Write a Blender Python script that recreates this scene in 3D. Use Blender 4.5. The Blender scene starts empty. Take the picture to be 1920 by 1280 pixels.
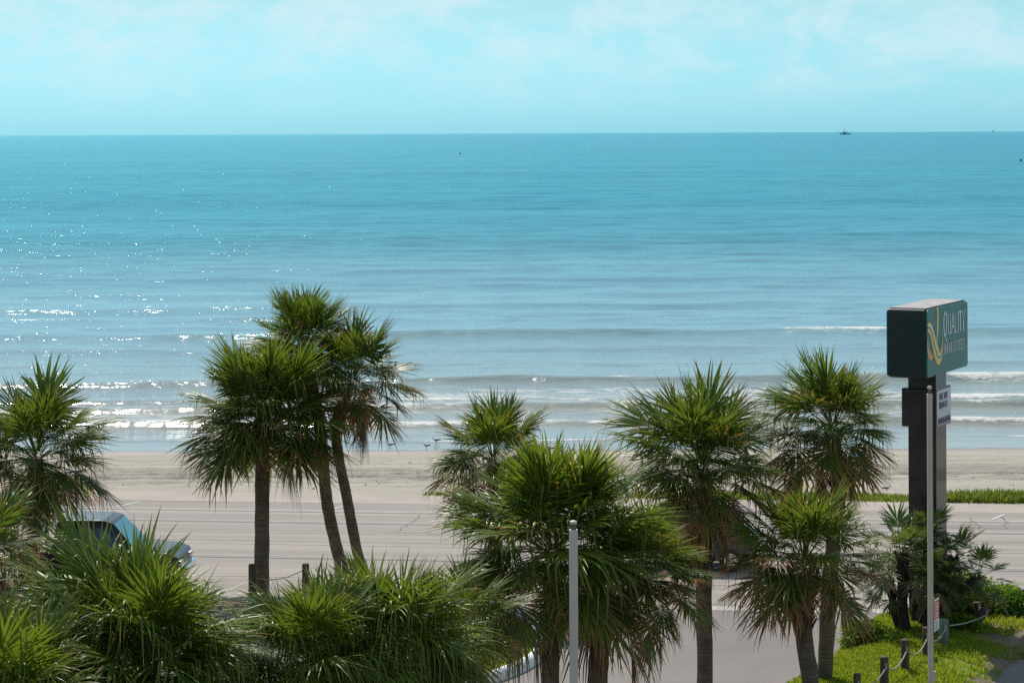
import bpy, bmesh, math, random
import numpy as np
from mathutils import Vector, Matrix, Euler

# ------------------------------------------------------------------ camera, sky, sun, exposure
S = bpy.context.scene
C = S.collection
R = math.radians
FPX, EYE, H, ROLL = 4533.0, 241.0, 12.0, 0.0040      # focal length and eye-level row in photo pixels, eye height, roll
SEA_Z = -1.5
EARTH = 6.371e6

cam_data = bpy.data.cameras.new("camera")
cam_data.sensor_width = 36.0
cam_data.lens = 36.0 * FPX / 1920.0
cam_data.shift_y = -(640.0 - EYE) / 1920.0
cam_data.clip_start, cam_data.clip_end = 0.5, 60000.0
cam = bpy.data.objects.new("camera", cam_data)
C.objects.link(cam)
cam.location = (0, 0, H)
cam.rotation_euler = (R(90), ROLL, 0)
S.camera = cam

SUN_AZ, SUN_EL = R(-16), R(50)                       # azimuth from +Y towards +X
sun_dir = Vector((math.sin(SUN_AZ) * math.cos(SUN_EL), math.cos(SUN_AZ) * math.cos(SUN_EL), math.sin(SUN_EL)))
sl = bpy.data.lights.new("sun", 'SUN')
sl.energy = 4.6
sl.angle = R(0.55)
sl.color = (1.0, 0.95, 0.87)
so = bpy.data.objects.new("sun", sl)
C.objects.link(so)
so.rotation_euler = sun_dir.to_track_quat('Z', 'Y').to_euler()
so.location = (-20, 60, 60)

w = bpy.data.worlds.new("World")
S.world = w
w.use_nodes = True
wn, wl = w.node_tree.nodes, w.node_tree.links
wn.clear()
wout = wn.new("ShaderNodeOutputWorld")
bg = wn.new("ShaderNodeBackground")
sky = wn.new("ShaderNodeTexSky")
sky.sky_type = 'NISHITA'
sky.sun_disc = False
sky.sun_elevation = SUN_EL
sky.sun_rotation = SUN_AZ
sky.air_density, sky.dust_density, sky.ozone_density = 1.0, 0.6, 2.0
bg.inputs["Strength"].default_value = 0.092
tint = wn.new("ShaderNodeMix"); tint.data_type = 'RGBA'; tint.blend_type = 'MULTIPLY'
tint.inputs[0].default_value = 1.0
tcz = wn.new("ShaderNodeTexCoord"); spz = wn.new("ShaderNodeSeparateXYZ"); wl.new(tcz.outputs["Generated"], spz.inputs[0])
trp = wn.new("ShaderNodeValToRGB")                    # colour balance of the photograph: cyan low down, neutral overhead
for _ in range(2): trp.color_ramp.elements.new(0.5)
for e_, (p_, c_) in zip(trp.color_ramp.elements, ((0.0, (0.44, 1.14, 1.93)), (0.055, (0.58, 0.98, 1.20)), (0.30, (0.62, 1.0, 1.05)), (0.8, (0.9, 1.0, 1.0)))):
    e_.position = p_; e_.color = (*c_, 1)
wl.new(spz.outputs[2], trp.inputs[0]); wl.new(trp.outputs[0], tint.inputs[7])
wl.new(sky.outputs[0], tint.inputs[6])
tc = wn.new("ShaderNodeTexCoord")
mp = wn.new("ShaderNodeMapping")
mp.inputs["Scale"].default_value = (1, 1, 2.0)
mp.inputs["Location"].default_value = (3.1, 0.4, 0.13)
wl.new(tc.outputs["Generated"], mp.inputs[0])
nz = wn.new("ShaderNodeTexNoise")
nz.inputs["Scale"].default_value = 27; nz.inputs["Detail"].default_value = 7; nz.inputs["Roughness"].default_value = 0.66
nz.inputs["Distortion"].default_value = 0.3
wl.new(mp.outputs[0], nz.inputs["Vector"])
rp = wn.new("ShaderNodeValToRGB")
rp.color_ramp.elements[0].position = 0.40; rp.color_ramp.elements[0].color = (0, 0, 0, 1)
rp.color_ramp.elements[1].position = 0.63; rp.color_ramp.elements[1].color = (1, 1, 1, 1)
wl.new(nz.outputs["Fac"], rp.inputs[0])
sep = wn.new("ShaderNodeSeparateXYZ"); wl.new(tc.outputs["Generated"], sep.inputs[0])
ele = wn.new("ShaderNodeMapRange"); ele.inputs[1].default_value = 0.004; ele.inputs[2].default_value = 0.035
wl.new(sep.outputs[2], ele.inputs[0])
mul = wn.new("ShaderNodeMath"); mul.operation = 'MULTIPLY'
wl.new(rp.outputs[0], mul.inputs[0]); wl.new(ele.outputs[0], mul.inputs[1])
mul2 = wn.new("ShaderNodeMath"); mul2.operation = 'MULTIPLY'; mul2.inputs[1].default_value = 0.62
wl.new(mul.outputs[0], mul2.inputs[0])
cl = wn.new("ShaderNodeMix"); cl.data_type = 'RGBA'
cl.inputs[7].default_value = (7.7, 9.5, 10.1, 1)
wl.new(mul2.outputs[0], cl.inputs[0]); wl.new(tint.outputs[2], cl.inputs[6])
wl.new(cl.outputs[2], bg.inputs["Color"])
wl.new(bg.outputs[0], wout.inputs[0])

S.view_settings.view_transform = 'Standard'
S.view_settings.look = 'None'
S.view_settings.exposure = 0.0
S.view_settings.gamma = 1.0
S.view_settings.use_curve_mapping = False
S.render.engine = 'CYCLES'
S.cycles.max_bounces = 8
S.cycles.transparent_max_bounces = 8
S.cycles.use_denoising = False
S.cycles.sample_clamp_indirect = 4.0

# ------------------------------------------------------------------ helpers
rng = random.Random(7)

def at(px, py, d):
    """photo pixel and depth (metres along the view axis) -> world point"""
    u, v = px - 960.0, py - EYE
    return Vector(((u - ROLL * v) * d / FPX, d, H - (v + ROLL * u) * d / FPX))

def dep(px, py, z=0.0):
    """depth of the point at height z seen at a photo pixel"""
    u, v = px - 960.0, py - EYE
    return FPX * (H - z) / (v + ROLL * u)

def gnd(px, py, z=0.0):
    return at(px, py, dep(px, py, z))

def setp(o, label=None, cat=None, group=None, kind=None):
    if label: o["label"] = label
    if cat: o["category"] = cat
    if group: o["group"] = group
    if kind: o["kind"] = kind
    return o

def empty(name, loc, rz=0.0):
    o = bpy.data.objects.new(name, None)
    o.empty_display_size = 0.3
    C.objects.link(o)
    o.location = loc
    o.rotation_euler = (0, 0, rz)
    return o

def link(name, me, mat=None, parent=None, loc=None):
    o = bpy.data.objects.new(name, me)
    C.objects.link(o)
    if mat is not None and len(me.materials) == 0:
        me.materials.append(mat)
    if parent is not None: o.parent = parent
    if loc is not None: o.location = loc
    return o

class MB:
    """collects shapes into one mesh"""
    def __init__(s): s.v, s.f = [], []
    def add(s, vs, fs):
        n = len(s.v)
        s.v += [tuple(p) for p in vs]
        s.f += [tuple(i + n for i in f) for f in fs]
        return s
    def box(s, c, d, rot=None):
        hx, hy, hz = d[0] / 2, d[1] / 2, d[2] / 2
        vs = [Vector((x * hx, y * hy, z * hz)) for z in (-1, 1) for y in (-1, 1) for x in (-1, 1)]
        if rot: vs = [rot @ p for p in vs]
        vs = [p + Vector(c) for p in vs]
        return s.add(vs, [(0, 2, 3, 1), (4, 5, 7, 6), (0, 1, 5, 4), (1, 3, 7, 5), (3, 2, 6, 7), (2, 0, 4, 6)])
    def tube(s, pts, rad, n=8, cap=True):
        pts = [Vector(p) for p in pts]
        rads = rad if isinstance(rad, (list, tuple)) else [rad] * len(pts)
        vs, fs = [], []
        for i, p in enumerate(pts):
            t = (pts[min(i + 1, len(pts) - 1)] - pts[max(i - 1, 0)]).normalized()
            a = t.cross(Vector((0, 0, 1)))
            if a.length < 1e-3: a = t.cross(Vector((0, 1, 0)))
            a.normalize(); b = t.cross(a)
            for k in range(n):
                th = 2 * math.pi * k / n
                vs.append(p + (a * math.cos(th) + b * math.sin(th)) * rads[i])
        for i in range(len(pts) - 1):
            for k in range(n):
                k2 = (k + 1) % n
                fs.append((i * n + k, (i + 1) * n + k, (i + 1) * n + k2, i * n + k2))
        if cap:
            fs.append(tuple(range(n))); fs.append(tuple((len(pts) - 1) * n + k for k in reversed(range(n))))
        return s.add(vs, fs)
    def prism(s, poly, x0, x1, axis='x', taper=None):
        """closed polygon [(a,b)] extruded along an axis; for 'y' the polygon is (x,z), for 'z' it is (x,y)"""
        n = len(poly)
        def P(a, b, t):
            if axis == 'x': return (t, a, b)
            if axis == 'y': return (a, t, b)
            return (a, b, t)
        vs = [P(a, b, x0) for a, b in poly] + [P(a, b, x1) for a, b in (taper or poly)]
        fs = [tuple(range(n)), tuple(n + i for i in reversed(range(n)))]
        for i in range(n):
            j = (i + 1) % n
            fs.append((i, i + n, j + n, j))
        return s.add(vs, fs)
    def mesh(s, name, smooth=False, fix=True):
        me = bpy.data.meshes.new(name)
        me.from_pydata(s.v, [], s.f)
        if fix:
            bm = bmesh.new(); bm.from_mesh(me)
            bmesh.ops.recalc_face_normals(bm, faces=bm.faces)
            bm.to_mesh(me); bm.free()
        if smooth:
            me.polygons.foreach_set("use_smooth", [True] * len(me.polygons))
        return me
    def build(s, name, mat, parent=None, loc=None, smooth=False, bevel=0.0, seg=2):
        o = link(name, s.mesh(name, smooth), mat, parent, loc)
        if bevel:
            m = o.modifiers.new("bevel", 'BEVEL'); m.width = bevel; m.segments = seg; m.limit_method = 'ANGLE'
        return o

def vnoise2(x, y, seed=0):
    r = np.random.RandomState(seed).rand(256, 256)
    xi, yi = np.floor(x).astype(int), np.floor(y).astype(int)
    fx, fy = x - xi, y - yi
    fx, fy = fx * fx * (3 - 2 * fx), fy * fy * (3 - 2 * fy)
    a = r[xi % 256, yi % 256]; b = r[(xi + 1) % 256, yi % 256]
    c = r[xi % 256, (yi + 1) % 256]; d = r[(xi + 1) % 256, (yi + 1) % 256]
    return (a * (1 - fx) + b * fx) * (1 - fy) + (c * (1 - fx) + d * fx) * fy

def fbm2(x, y, seed=0, octs=4):
    o, a, t = 0, 0.5, 0
    for i in range(octs):
        o = o + a * vnoise2(x * 2 ** i, y * 2 ** i, seed + i); t += a; a *= 0.5
    return o / t

def grid_mesh(name, X, Y, Z, attrs=None, smooth=True):
    """structured grid arrays (rows, cols) -> mesh with float point attributes"""
    nr, nc = X.shape
    me = bpy.data.meshes.new(name)
    co = np.stack([X, Y, Z], -1).reshape(-1, 3).astype(np.float32)
    idx = np.arange(nr * nc).reshape(nr, nc)
    q = np.stack([idx[:-1, :-1], idx[:-1, 1:], idx[1:, 1:], idx[1:, :-1]], -1).reshape(-1, 4).astype(np.int32)
    me.vertices.add(len(co)); me.vertices.foreach_set("co", co.ravel())
    me.loops.add(q.size); me.loops.foreach_set("vertex_index", q.ravel())
    me.polygons.add(len(q))
    me.polygons.foreach_set("loop_start", np.arange(0, q.size, 4, dtype=np.int32))
    me.polygons.foreach_set("use_smooth", np.full(len(q), smooth))
    me.update(calc_edges=True)
    for k, a in (attrs or {}).items():
        at_ = me.attributes.new(k, 'FLOAT', 'POINT')
        at_.data.foreach_set("value", np.asarray(a, dtype=np.float32).ravel())
    return me

# ------------------------------------------------------------------ materials
class NT:
    def __init__(s, name):
        s.m = bpy.data.materials.new(name); s.m.use_nodes = True
        s.t = s.m.node_tree; s.t.nodes.clear()
        s.out = s.n("ShaderNodeOutputMaterial")
    def n(s, t, **kw):
        x = s.t.nodes.new(t)
        for k, v in kw.items(): setattr(x, k, v)
        return x
    def l(s, a, b): s.t.links.new(a, b)
    def put(s, sock, v):
        if isinstance(v, bpy.types.NodeSocket): s.l(v, sock)
        elif v is not None: sock.default_value = v
    def noise(s, scale=5, detail=4, rough=0.55, vec=None, stretch=None, coord="Object", dist=0.0):
        n = s.n("ShaderNodeTexNoise")
        n.inputs["Scale"].default_value = scale; n.inputs["Detail"].default_value = detail
        n.inputs["Roughness"].default_value = rough; n.inputs["Distortion"].default_value = dist
        if vec is None:
            vec = s.n("ShaderNodeTexCoord").outputs[coord]
        if stretch:
            mpn = s.n("ShaderNodeMapping"); mpn.inputs["Scale"].default_value = stretch
            s.l(vec, mpn.inputs[0]); vec = mpn.outputs[0]
        s.l(vec, n.inputs["Vector"])
        return n.outputs["Fac"]
    def ramp(s, fac, stops, interp='LINEAR'):
        r = s.n("ShaderNodeValToRGB"); cr = r.color_ramp; cr.interpolation = interp
        while len(cr.elements) < len(stops): cr.elements.new(0.5)
        for e, (p, c) in zip(cr.elements, stops):
            e.position = p; e.color = (*c, 1) if len(c) == 3 else c
        s.l(fac, r.inputs[0])
        return r.outputs[0]
    def mix(s, fac, a, b, blend='MIX'):
        x = s.n("ShaderNodeMix", data_type='RGBA', blend_type=blend)
        s.put(x.inputs[0], fac)
        s.put(x.inputs[6], (*a, 1) if isinstance(a, tuple) and len(a) == 3 else a)
        s.put(x.inputs[7], (*b, 1) if isinstance(b, tuple) and len(b) == 3 else b)
        return x.outputs[2]
    def math(s, op, a, b=None, clamp=False):
        x = s.n("ShaderNodeMath", operation=op, use_clamp=clamp)
        s.put(x.inputs[0], a)
        if b is not None: s.put(x.inputs[1], b)
        return x.outputs[0]
    def rng(s, v, a, b, c=0.0, d=1.0):
        x = s.n("ShaderNodeMapRange")
        s.put(x.inputs[0], v)
        for i, k in enumerate((a, b, c, d)): x.inputs[i + 1].default_value = k
        return x.outputs[0]
    def attr(s, name, out="Fac"):
        x = s.n("ShaderNodeAttribute"); x.attribute_name = name
        return x.outputs[out]
    def bump(s, h, strength=0.5, dist=0.02, normal=None):
        b = s.n("ShaderNodeBump"); s.put(b.inputs["Strength"], strength); s.put(b.inputs["Distance"], dist)
        s.l(h, b.inputs["Height"])
        if normal is not None: s.l(normal, b.inputs["Normal"])
        return b.outputs[0]
    def bsdf(s, color, rough=0.6, metal=0.0, spec=0.5, normal=None, ior=1.45, coat=0.0):
        b = s.n("ShaderNodeBsdfPrincipled")
        s.put(b.inputs["Base Color"], (*color, 1) if isinstance(color, tuple) and len(color) == 3 else color)
        s.put(b.inputs["Roughness"], rough); s.put(b.inputs["Metallic"], metal)
        s.put(b.inputs["Specular IOR Level"], spec); b.inputs["IOR"].default_value = ior
        b.inputs["Coat Weight"].default_value = coat
        if normal is not None: s.l(normal, b.inputs["Normal"])
        return b.outputs[0]
    def done(s, sh):
        s.l(sh, s.out.inputs[0]); return s.m

def simple(name, col, rough=0.6, metal=0.0, var=0.18, scale=8, bump=0.0, spec=0.5, coat=0.0, stretch=None):
    t = NT(name)
    n = t.noise(scale, 5, 0.6, stretch=stretch)
    c = t.ramp(n, [(0.3, tuple(k * (1 - var) for k in col)), (0.7, tuple(min(1, k * (1 + var)) for k in col))])
    nm = t.bump(t.noise(scale * 4, 4, 0.6, stretch=stretch), bump, 0.01) if bump else None
    return t.done(t.bsdf(c, rough, metal, spec, nm, coat=coat))

def mat_leaf(name, young, old, tipcol, dead, trans_gain=1.9):
    """green fan leaf: object colour carries (brown, light, grey) of each frond; attribute 'tip' runs from base to tip"""
    t = NT(name)
    oi = t.n("ShaderNodeObjectInfo")
    sp = t.n("ShaderNodeSeparateColor"); t.l(oi.outputs["Color"], sp.inputs[0])
    brown, light, grey = sp.outputs[0], sp.outputs[1], sp.outputs[2]
    tip = t.attr("tip"); seg = t.attr("seg")
    g = t.mix(light, old, young)
    n = t.noise(6, 3)
    g = t.mix(t.rng(n, 0.3, 0.75), g, t.mix(0.5, g, (young[0] * 1.3, young[1] * 1.15, young[2] * 0.8)))
    g = t.mix(t.math('MULTIPLY', seg, 0.35), g, t.mix(0.6, g, (0.16, 0.20, 0.04)))
    edge = t.math('ADD', t.math('ADD', tip, t.math('MULTIPLY', brown, 0.85)), t.math('MULTIPLY', t.math('SUBTRACT', seg, 0.5), 0.35))
    tb = t.rng(edge, 0.91, 1.15)
    c = t.mix(tb, g, tipcol)
    c = t.mix(grey, c, dead)
    p = t.bsdf(c, 0.38, 0, 0.38)
    tr = t.n("ShaderNodeBsdfTranslucent")
    tcx = t.mix(1.0, c, (trans_gain, trans_gain * 1.02, trans_gain * 0.6), 'MULTIPLY')
    t.l(tcx, tr.inputs[0])
    ms = t.n("ShaderNodeMixShader")
    t.put(ms.inputs[0], t.math('SUBTRACT', 0.31, t.math('MULTIPLY', grey, 0.22)))
    t.l(p, ms.inputs[1]); t.l(tr.outputs[0], ms.inputs[2])
    return t.done(ms.outputs[0])

M = {}
M['palm'] = mat_leaf("palm_leaf", (0.112, 0.158, 0.018), (0.044, 0.084, 0.018), (0.27, 0.135, 0.050), (0.165, 0.122, 0.080))
M['fanpalm'] = mat_leaf("fan_palm_leaf", (0.09, 0.14, 0.03), (0.05, 0.085, 0.025), (0.22, 0.13, 0.06), (0.21, 0.15, 0.10))

def mat_trunk():
    t = NT("palm_trunk")
    n1 = t.noise(3, 6, 0.65)
    n2 = t.noise(2.2, 3, 0.6, stretch=(1.2, 1.2, 22))
    c = t.ramp(n1, [(0.25, (0.11, 0.078, 0.050)), (0.55, (0.215, 0.160, 0.108)), (0.8, (0.33, 0.265, 0.19))])
    c = t.mix(t.rng(n2, 0.35, 0.7), c, t.mix(0.65, c, (0.045, 0.036, 0.028)))
    b = t.bump(n2, 0.9, 0.03); b = t.bump(t.noise(30, 4), 0.5, 0.01, b)
    return t.done(t.bsdf(c, 0.9, 0, 0.2, b))
M['trunk'] = mat_trunk()
M['boot'] = simple("leaf_base", (0.15, 0.105, 0.062), 0.85, var=0.5, scale=9, bump=0.5)
M['dark_scale'] = simple("dark_fibre", (0.045, 0.034, 0.024), 0.95, var=0.5, scale=12, bump=0.6)

def mat_sand():
    t = NT("sand")
    co = t.n("ShaderNodeNewGeometry").outputs["Position"]
    n1 = t.noise(0.5, 6, 0.65, vec=co, stretch=(0.25, 1.6, 1))
    n2 = t.noise(9, 5, 0.7, vec=co, stretch=(0.6, 1, 1))
    c = t.ramp(n1, [(0.3, (0.312, 0.273, 0.224)), (0.55, (0.369, 0.328, 0.271)), (0.75, (0.41, 0.365, 0.305))])
    c = t.mix(t.rng(n2, 0.58, 0.74), c, (0.23, 0.20, 0.165))
    wet = t.attr("wet")
    c = t.mix(wet, c, (0.20, 0.165, 0.13))
    trk = t.attr("track")
    c = t.mix(t.math('MULTIPLY', trk, t.rng(n2, 0.34, 0.58)), c, (0.085, 0.076, 0.064))
    b = t.bump(n2, 0.6, 0.06)
    ro = t.math('SUBTRACT', 0.95, t.math('MULTIPLY', wet, 0.62))
    return t.done(t.bsdf(c, ro, 0, 0.4, b))
M['sand'] = mat_sand()

def mat_road(name, base, warm):
    t = NT(name)
    co = t.n("ShaderNodeTexCoord").outputs["Object"]
    streak = t.noise(1.0, 5, 0.6, vec=co, stretch=(0.012, 0.85, 1))
    streak2 = t.noise(1.0, 4, 0.6, vec=co, stretch=(0.03, 3.2, 1))
    patch = t.noise(0.35, 5, 0.6, vec=co, stretch=(0.5, 1, 1))
    grain = t.noise(38, 3, 0.75, vec=co)
    c = t.ramp(streak, [(0.34, tuple(k * 0.74 for k in base)), (0.5, base), (0.66, warm)])
    c = t.mix(t.rng(streak2, 0.55, 0.75, 0, 0.45), c, tuple(k * 0.7 for k in base))
    c = t.mix(t.rng(patch, 0.5, 0.8, 0, 0.35), c, tuple(min(1, k * 1.22) for k in base))
    c = t.mix(t.rng(grain, 0.35, 0.65, 0, 0.30), c, tuple(k * 0.55 for k in base))
    return t.done(t.bsdf(c, 0.85, 0, 0.3, t.bump(grain, 0.4, 0.008)))
M['road'] = mat_road("road_asphalt", (0.315, 0.277, 0.247), (0.395, 0.340, 0.292))

def mat_lot():
    t = NT("driveway_asphalt")
    co = t.n("ShaderNodeTexCoord").outputs["Object"]
    patch = t.noise(0.25, 6, 0.6, vec=co)
    grain = t.noise(26, 4, 0.8, vec=co)
    c = t.ramp(patch, [(0.3, (0.215, 0.188, 0.178)), (0.55, (0.275, 0.238, 0.222)), (0.75, (0.32, 0.285, 0.262))])
    c = t.mix(t.rng(grain, 0.32, 0.62, 0, 0.5), c, (0.13, 0.115, 0.11))
    return t.done(t.bsdf(c, 0.9, 0, 0.3, t.bump(grain, 0.5, 0.01)))
M['lot'] = mat_lot()
M['concrete'] = simple("concrete", (0.42, 0.385, 0.335), 0.9, var=0.16, scale=3, bump=0.3)
M['soil'] = None
M['line_white'] = simple("road_paint_white", (0.46, 0.45, 0.43), 0.7, var=0.25, scale=2.5)
M['line_yellow'] = simple("road_paint_yellow", (0.38, 0.305, 0.215), 0.75, var=0.2, scale=1.5)
M['seam'] = simple("tar_seam", (0.15, 0.14, 0.135), 0.8, var=0.25, scale=2.0)
M['kerb_white'] = simple("white_kerb_paint", (0.80, 0.80, 0.80), 0.45, var=0.07, scale=4)

def mat_ground():
    t = NT("turf")
    co = t.n("ShaderNodeNewGeometry").outputs["Position"]
    n1 = t.noise(0.9, 5, 0.65, vec=co)
    n2 = t.noise(14, 4, 0.7, vec=co)
    dry = t.attr("dry")
    g = t.ramp(n2, [(0.3, (0.11, 0.165, 0.014)), (0.7, (0.19, 0.26, 0.022))])
    d = t.ramp(n2, [(0.3, (0.14, 0.10, 0.065)), (0.7, (0.26, 0.20, 0.14))])
    f = t.rng(t.math('ADD', dry, t.math('MULTIPLY', t.math('SUBTRACT', n1, 0.5), 1.3)), 0.4, 0.62)
    return t.done(t.bsdf(t.mix(f, g, d), 0.95, 0, 0.2, t.bump(n2, 0.8, 0.04)))
M['turf'] = mat_ground()

def mat_grass(name, a, b, gain=1.6):
    t = NT(name)
    rnd = t.attr("rnd")
    co = t.n("ShaderNodeNewGeometry").outputs["Position"]
    n = t.noise(1.3, 4, 0.6, vec=co)
    c = t.mix(rnd, a, b)
    c = t.mix(t.rng(n, 0.5, 0.75, 0, 0.5), c, (b[0] * 1.2, b[1] * 0.95, b[2]))
    p = t.bsdf(c, 0.5, 0, 0.35)
    tr = t.n("ShaderNodeBsdfTranslucent")
    t.l(t.mix(1.0, c, (gain, gain, gain * 0.5), 'MULTIPLY'), tr.inputs[0])
    ms = t.n("ShaderNodeMixShader"); ms.inputs[0].default_value = 0.45
    t.l(p, ms.inputs[1]); t.l(tr.outputs[0], ms.inputs[2])
    return t.done(ms.outputs[0])
M['grass'] = mat_grass("grass_blades", (0.14, 0.205, 0.018), (0.29, 0.325, 0.036))
M['verge'] = mat_grass("verge_plants", (0.10, 0.145, 0.025), (0.20, 0.235, 0.05))
M['shrub'] = mat_grass("shrub_leaf", (0.09, 0.155, 0.018), (0.20, 0.27, 0.03))
M['hedge'] = mat_grass("hedge_leaf", (0.05, 0.115, 0.018), (0.12, 0.205, 0.028), 1.2)
M['wood'] = simple("weathered_wood", (0.098, 0.066, 0.042), 0.9, var=0.45, scale=6, bump=0.6, stretch=(3, 3, 0.5))
M['wood_green'] = simple("treated_wood", (0.145, 0.165, 0.125), 0.9, var=0.35, scale=6, bump=0.6, stretch=(3, 3, 0.5))
M['rope'] = simple("rope", (0.34, 0.31, 0.26), 0.9, var=0.2, scale=30)
M['pole_grey'] = simple("grey_painted_steel", (0.54, 0.475, 0.39), 0.5, var=0.10, scale=2, stretch=(1, 1, 0.4))
M['pole_tan'] = simple("tan_painted_steel", (0.50, 0.42, 0.31), 0.5, var=0.12, scale=3, stretch=(1, 1, 0.4))
M['rust'] = simple("rusty_cap", (0.14, 0.10, 0.075), 0.7, var=0.5, scale=30)
M['sign_dark'] = simple("dark_bronze_paint", (0.012, 0.011, 0.011), 0.32, var=0.3, scale=5, spec=0.6, coat=0.3)
M['sign_shell'] = simple("dark_green_paint", (0.008, 0.020, 0.017), 0.42, var=0.3, scale=10)
M['sign_green'] = simple("green_sign_face", (0.016, 0.135, 0.110), 0.32, var=0.2, scale=2.0, stretch=(1.5, 1.5, 0.35))
M['sign_white'] = simple("white_sign_vinyl", (0.64, 0.66, 0.66), 0.4, var=0.03)
M['sign_gold'] = simple("gold_sign_vinyl", (0.78, 0.50, 0.12), 0.4, var=0.05)
M['sign_cream'] = simple("pale_gold_vinyl", (0.80, 0.72, 0.42), 0.4, var=0.05)
M['sign_orange'] = simple("orange_vinyl", (0.66, 0.33, 0.08), 0.4, var=0.05)
M['panel_white'] = simple("white_letter_panel", (0.56, 0.54, 0.56), 0.35, var=0.06, scale=3)
M['panel_grey'] = simple("grey_band", (0.30, 0.30, 0.33), 0.4, var=0.05)
M['letter'] = simple("dark_letters", (0.055, 0.05, 0.075), 0.5, var=0.1)
M['red'] = simple("red_sign", (0.62, 0.06, 0.04), 0.45, var=0.08)
M['car_black'] = simple("black_car_paint", (0.012, 0.013, 0.014), 0.38, var=0.1, coat=0.25)
M['car_silver'] = simple("silver_car_paint", (0.34, 0.36, 0.40), 0.3, metal=0.5, var=0.05, coat=0.6)
M['car_dark'] = simple("dark_blue_car_paint", (0.03, 0.04, 0.06), 0.3, var=0.1, coat=0.5)
M['glass'] = simple("car_glass", (0.015, 0.05, 0.06), 0.05, var=0.05, spec=0.9)
M['windscreen'] = simple("teal_windscreen", (0.02, 0.20, 0.22), 0.08, var=0.05, spec=0.7)  # brighter teal base colour than the side glass
M['rubber'] = simple("tyre_rubber", (0.02, 0.02, 0.02), 0.85, var=0.2)
M['chrome'] = simple("chrome", (0.75, 0.76, 0.78), 0.15, metal=1.0, var=0.03)
M['lamp_glass'] = simple("headlight_glass", (0.7, 0.72, 0.75), 0.15, var=0.03)
M['navy'] = simple("navy_board", (0.02, 0.035, 0.09), 0.5, var=0.1)
M['blue_canvas'] = simple("blue_canvas", (0.05, 0.24, 0.38), 0.8, var=0.12, scale=2)
M['blue_barrel'] = simple("blue_barrel_paint", (0.05, 0.06, 0.16), 0.5, var=0.2)
M['gull_white'] = simple("gull_feathers", (0.30, 0.30, 0.31), 0.8, var=0.3, scale=14)
M['gull_dark'] = simple("gull_legs", (0.05, 0.045, 0.04), 0.7, var=0.1)
M['hull'] = simple("hazed_hull_paint", (0.14, 0.36, 0.44), 0.6, var=0.2, scale=0.3)  # blue of the distance haze put into the hull colour
M['cabin'] = simple("hazed_cabin_paint", (0.25, 0.33, 0.36), 0.6, var=0.1, scale=0.3)  # wheelhouse colour faded to blue-grey to stand in for haze
M['rigging'] = simple("hazed_rigging", (0.16, 0.30, 0.36), 0.7, var=0.1, scale=0.3)  # rigging lightened and blued, haze painted into its colour
M['weed'] = simple("dry_seaweed", (0.09, 0.075, 0.055), 0.95, var=0.3, scale=5)

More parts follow.
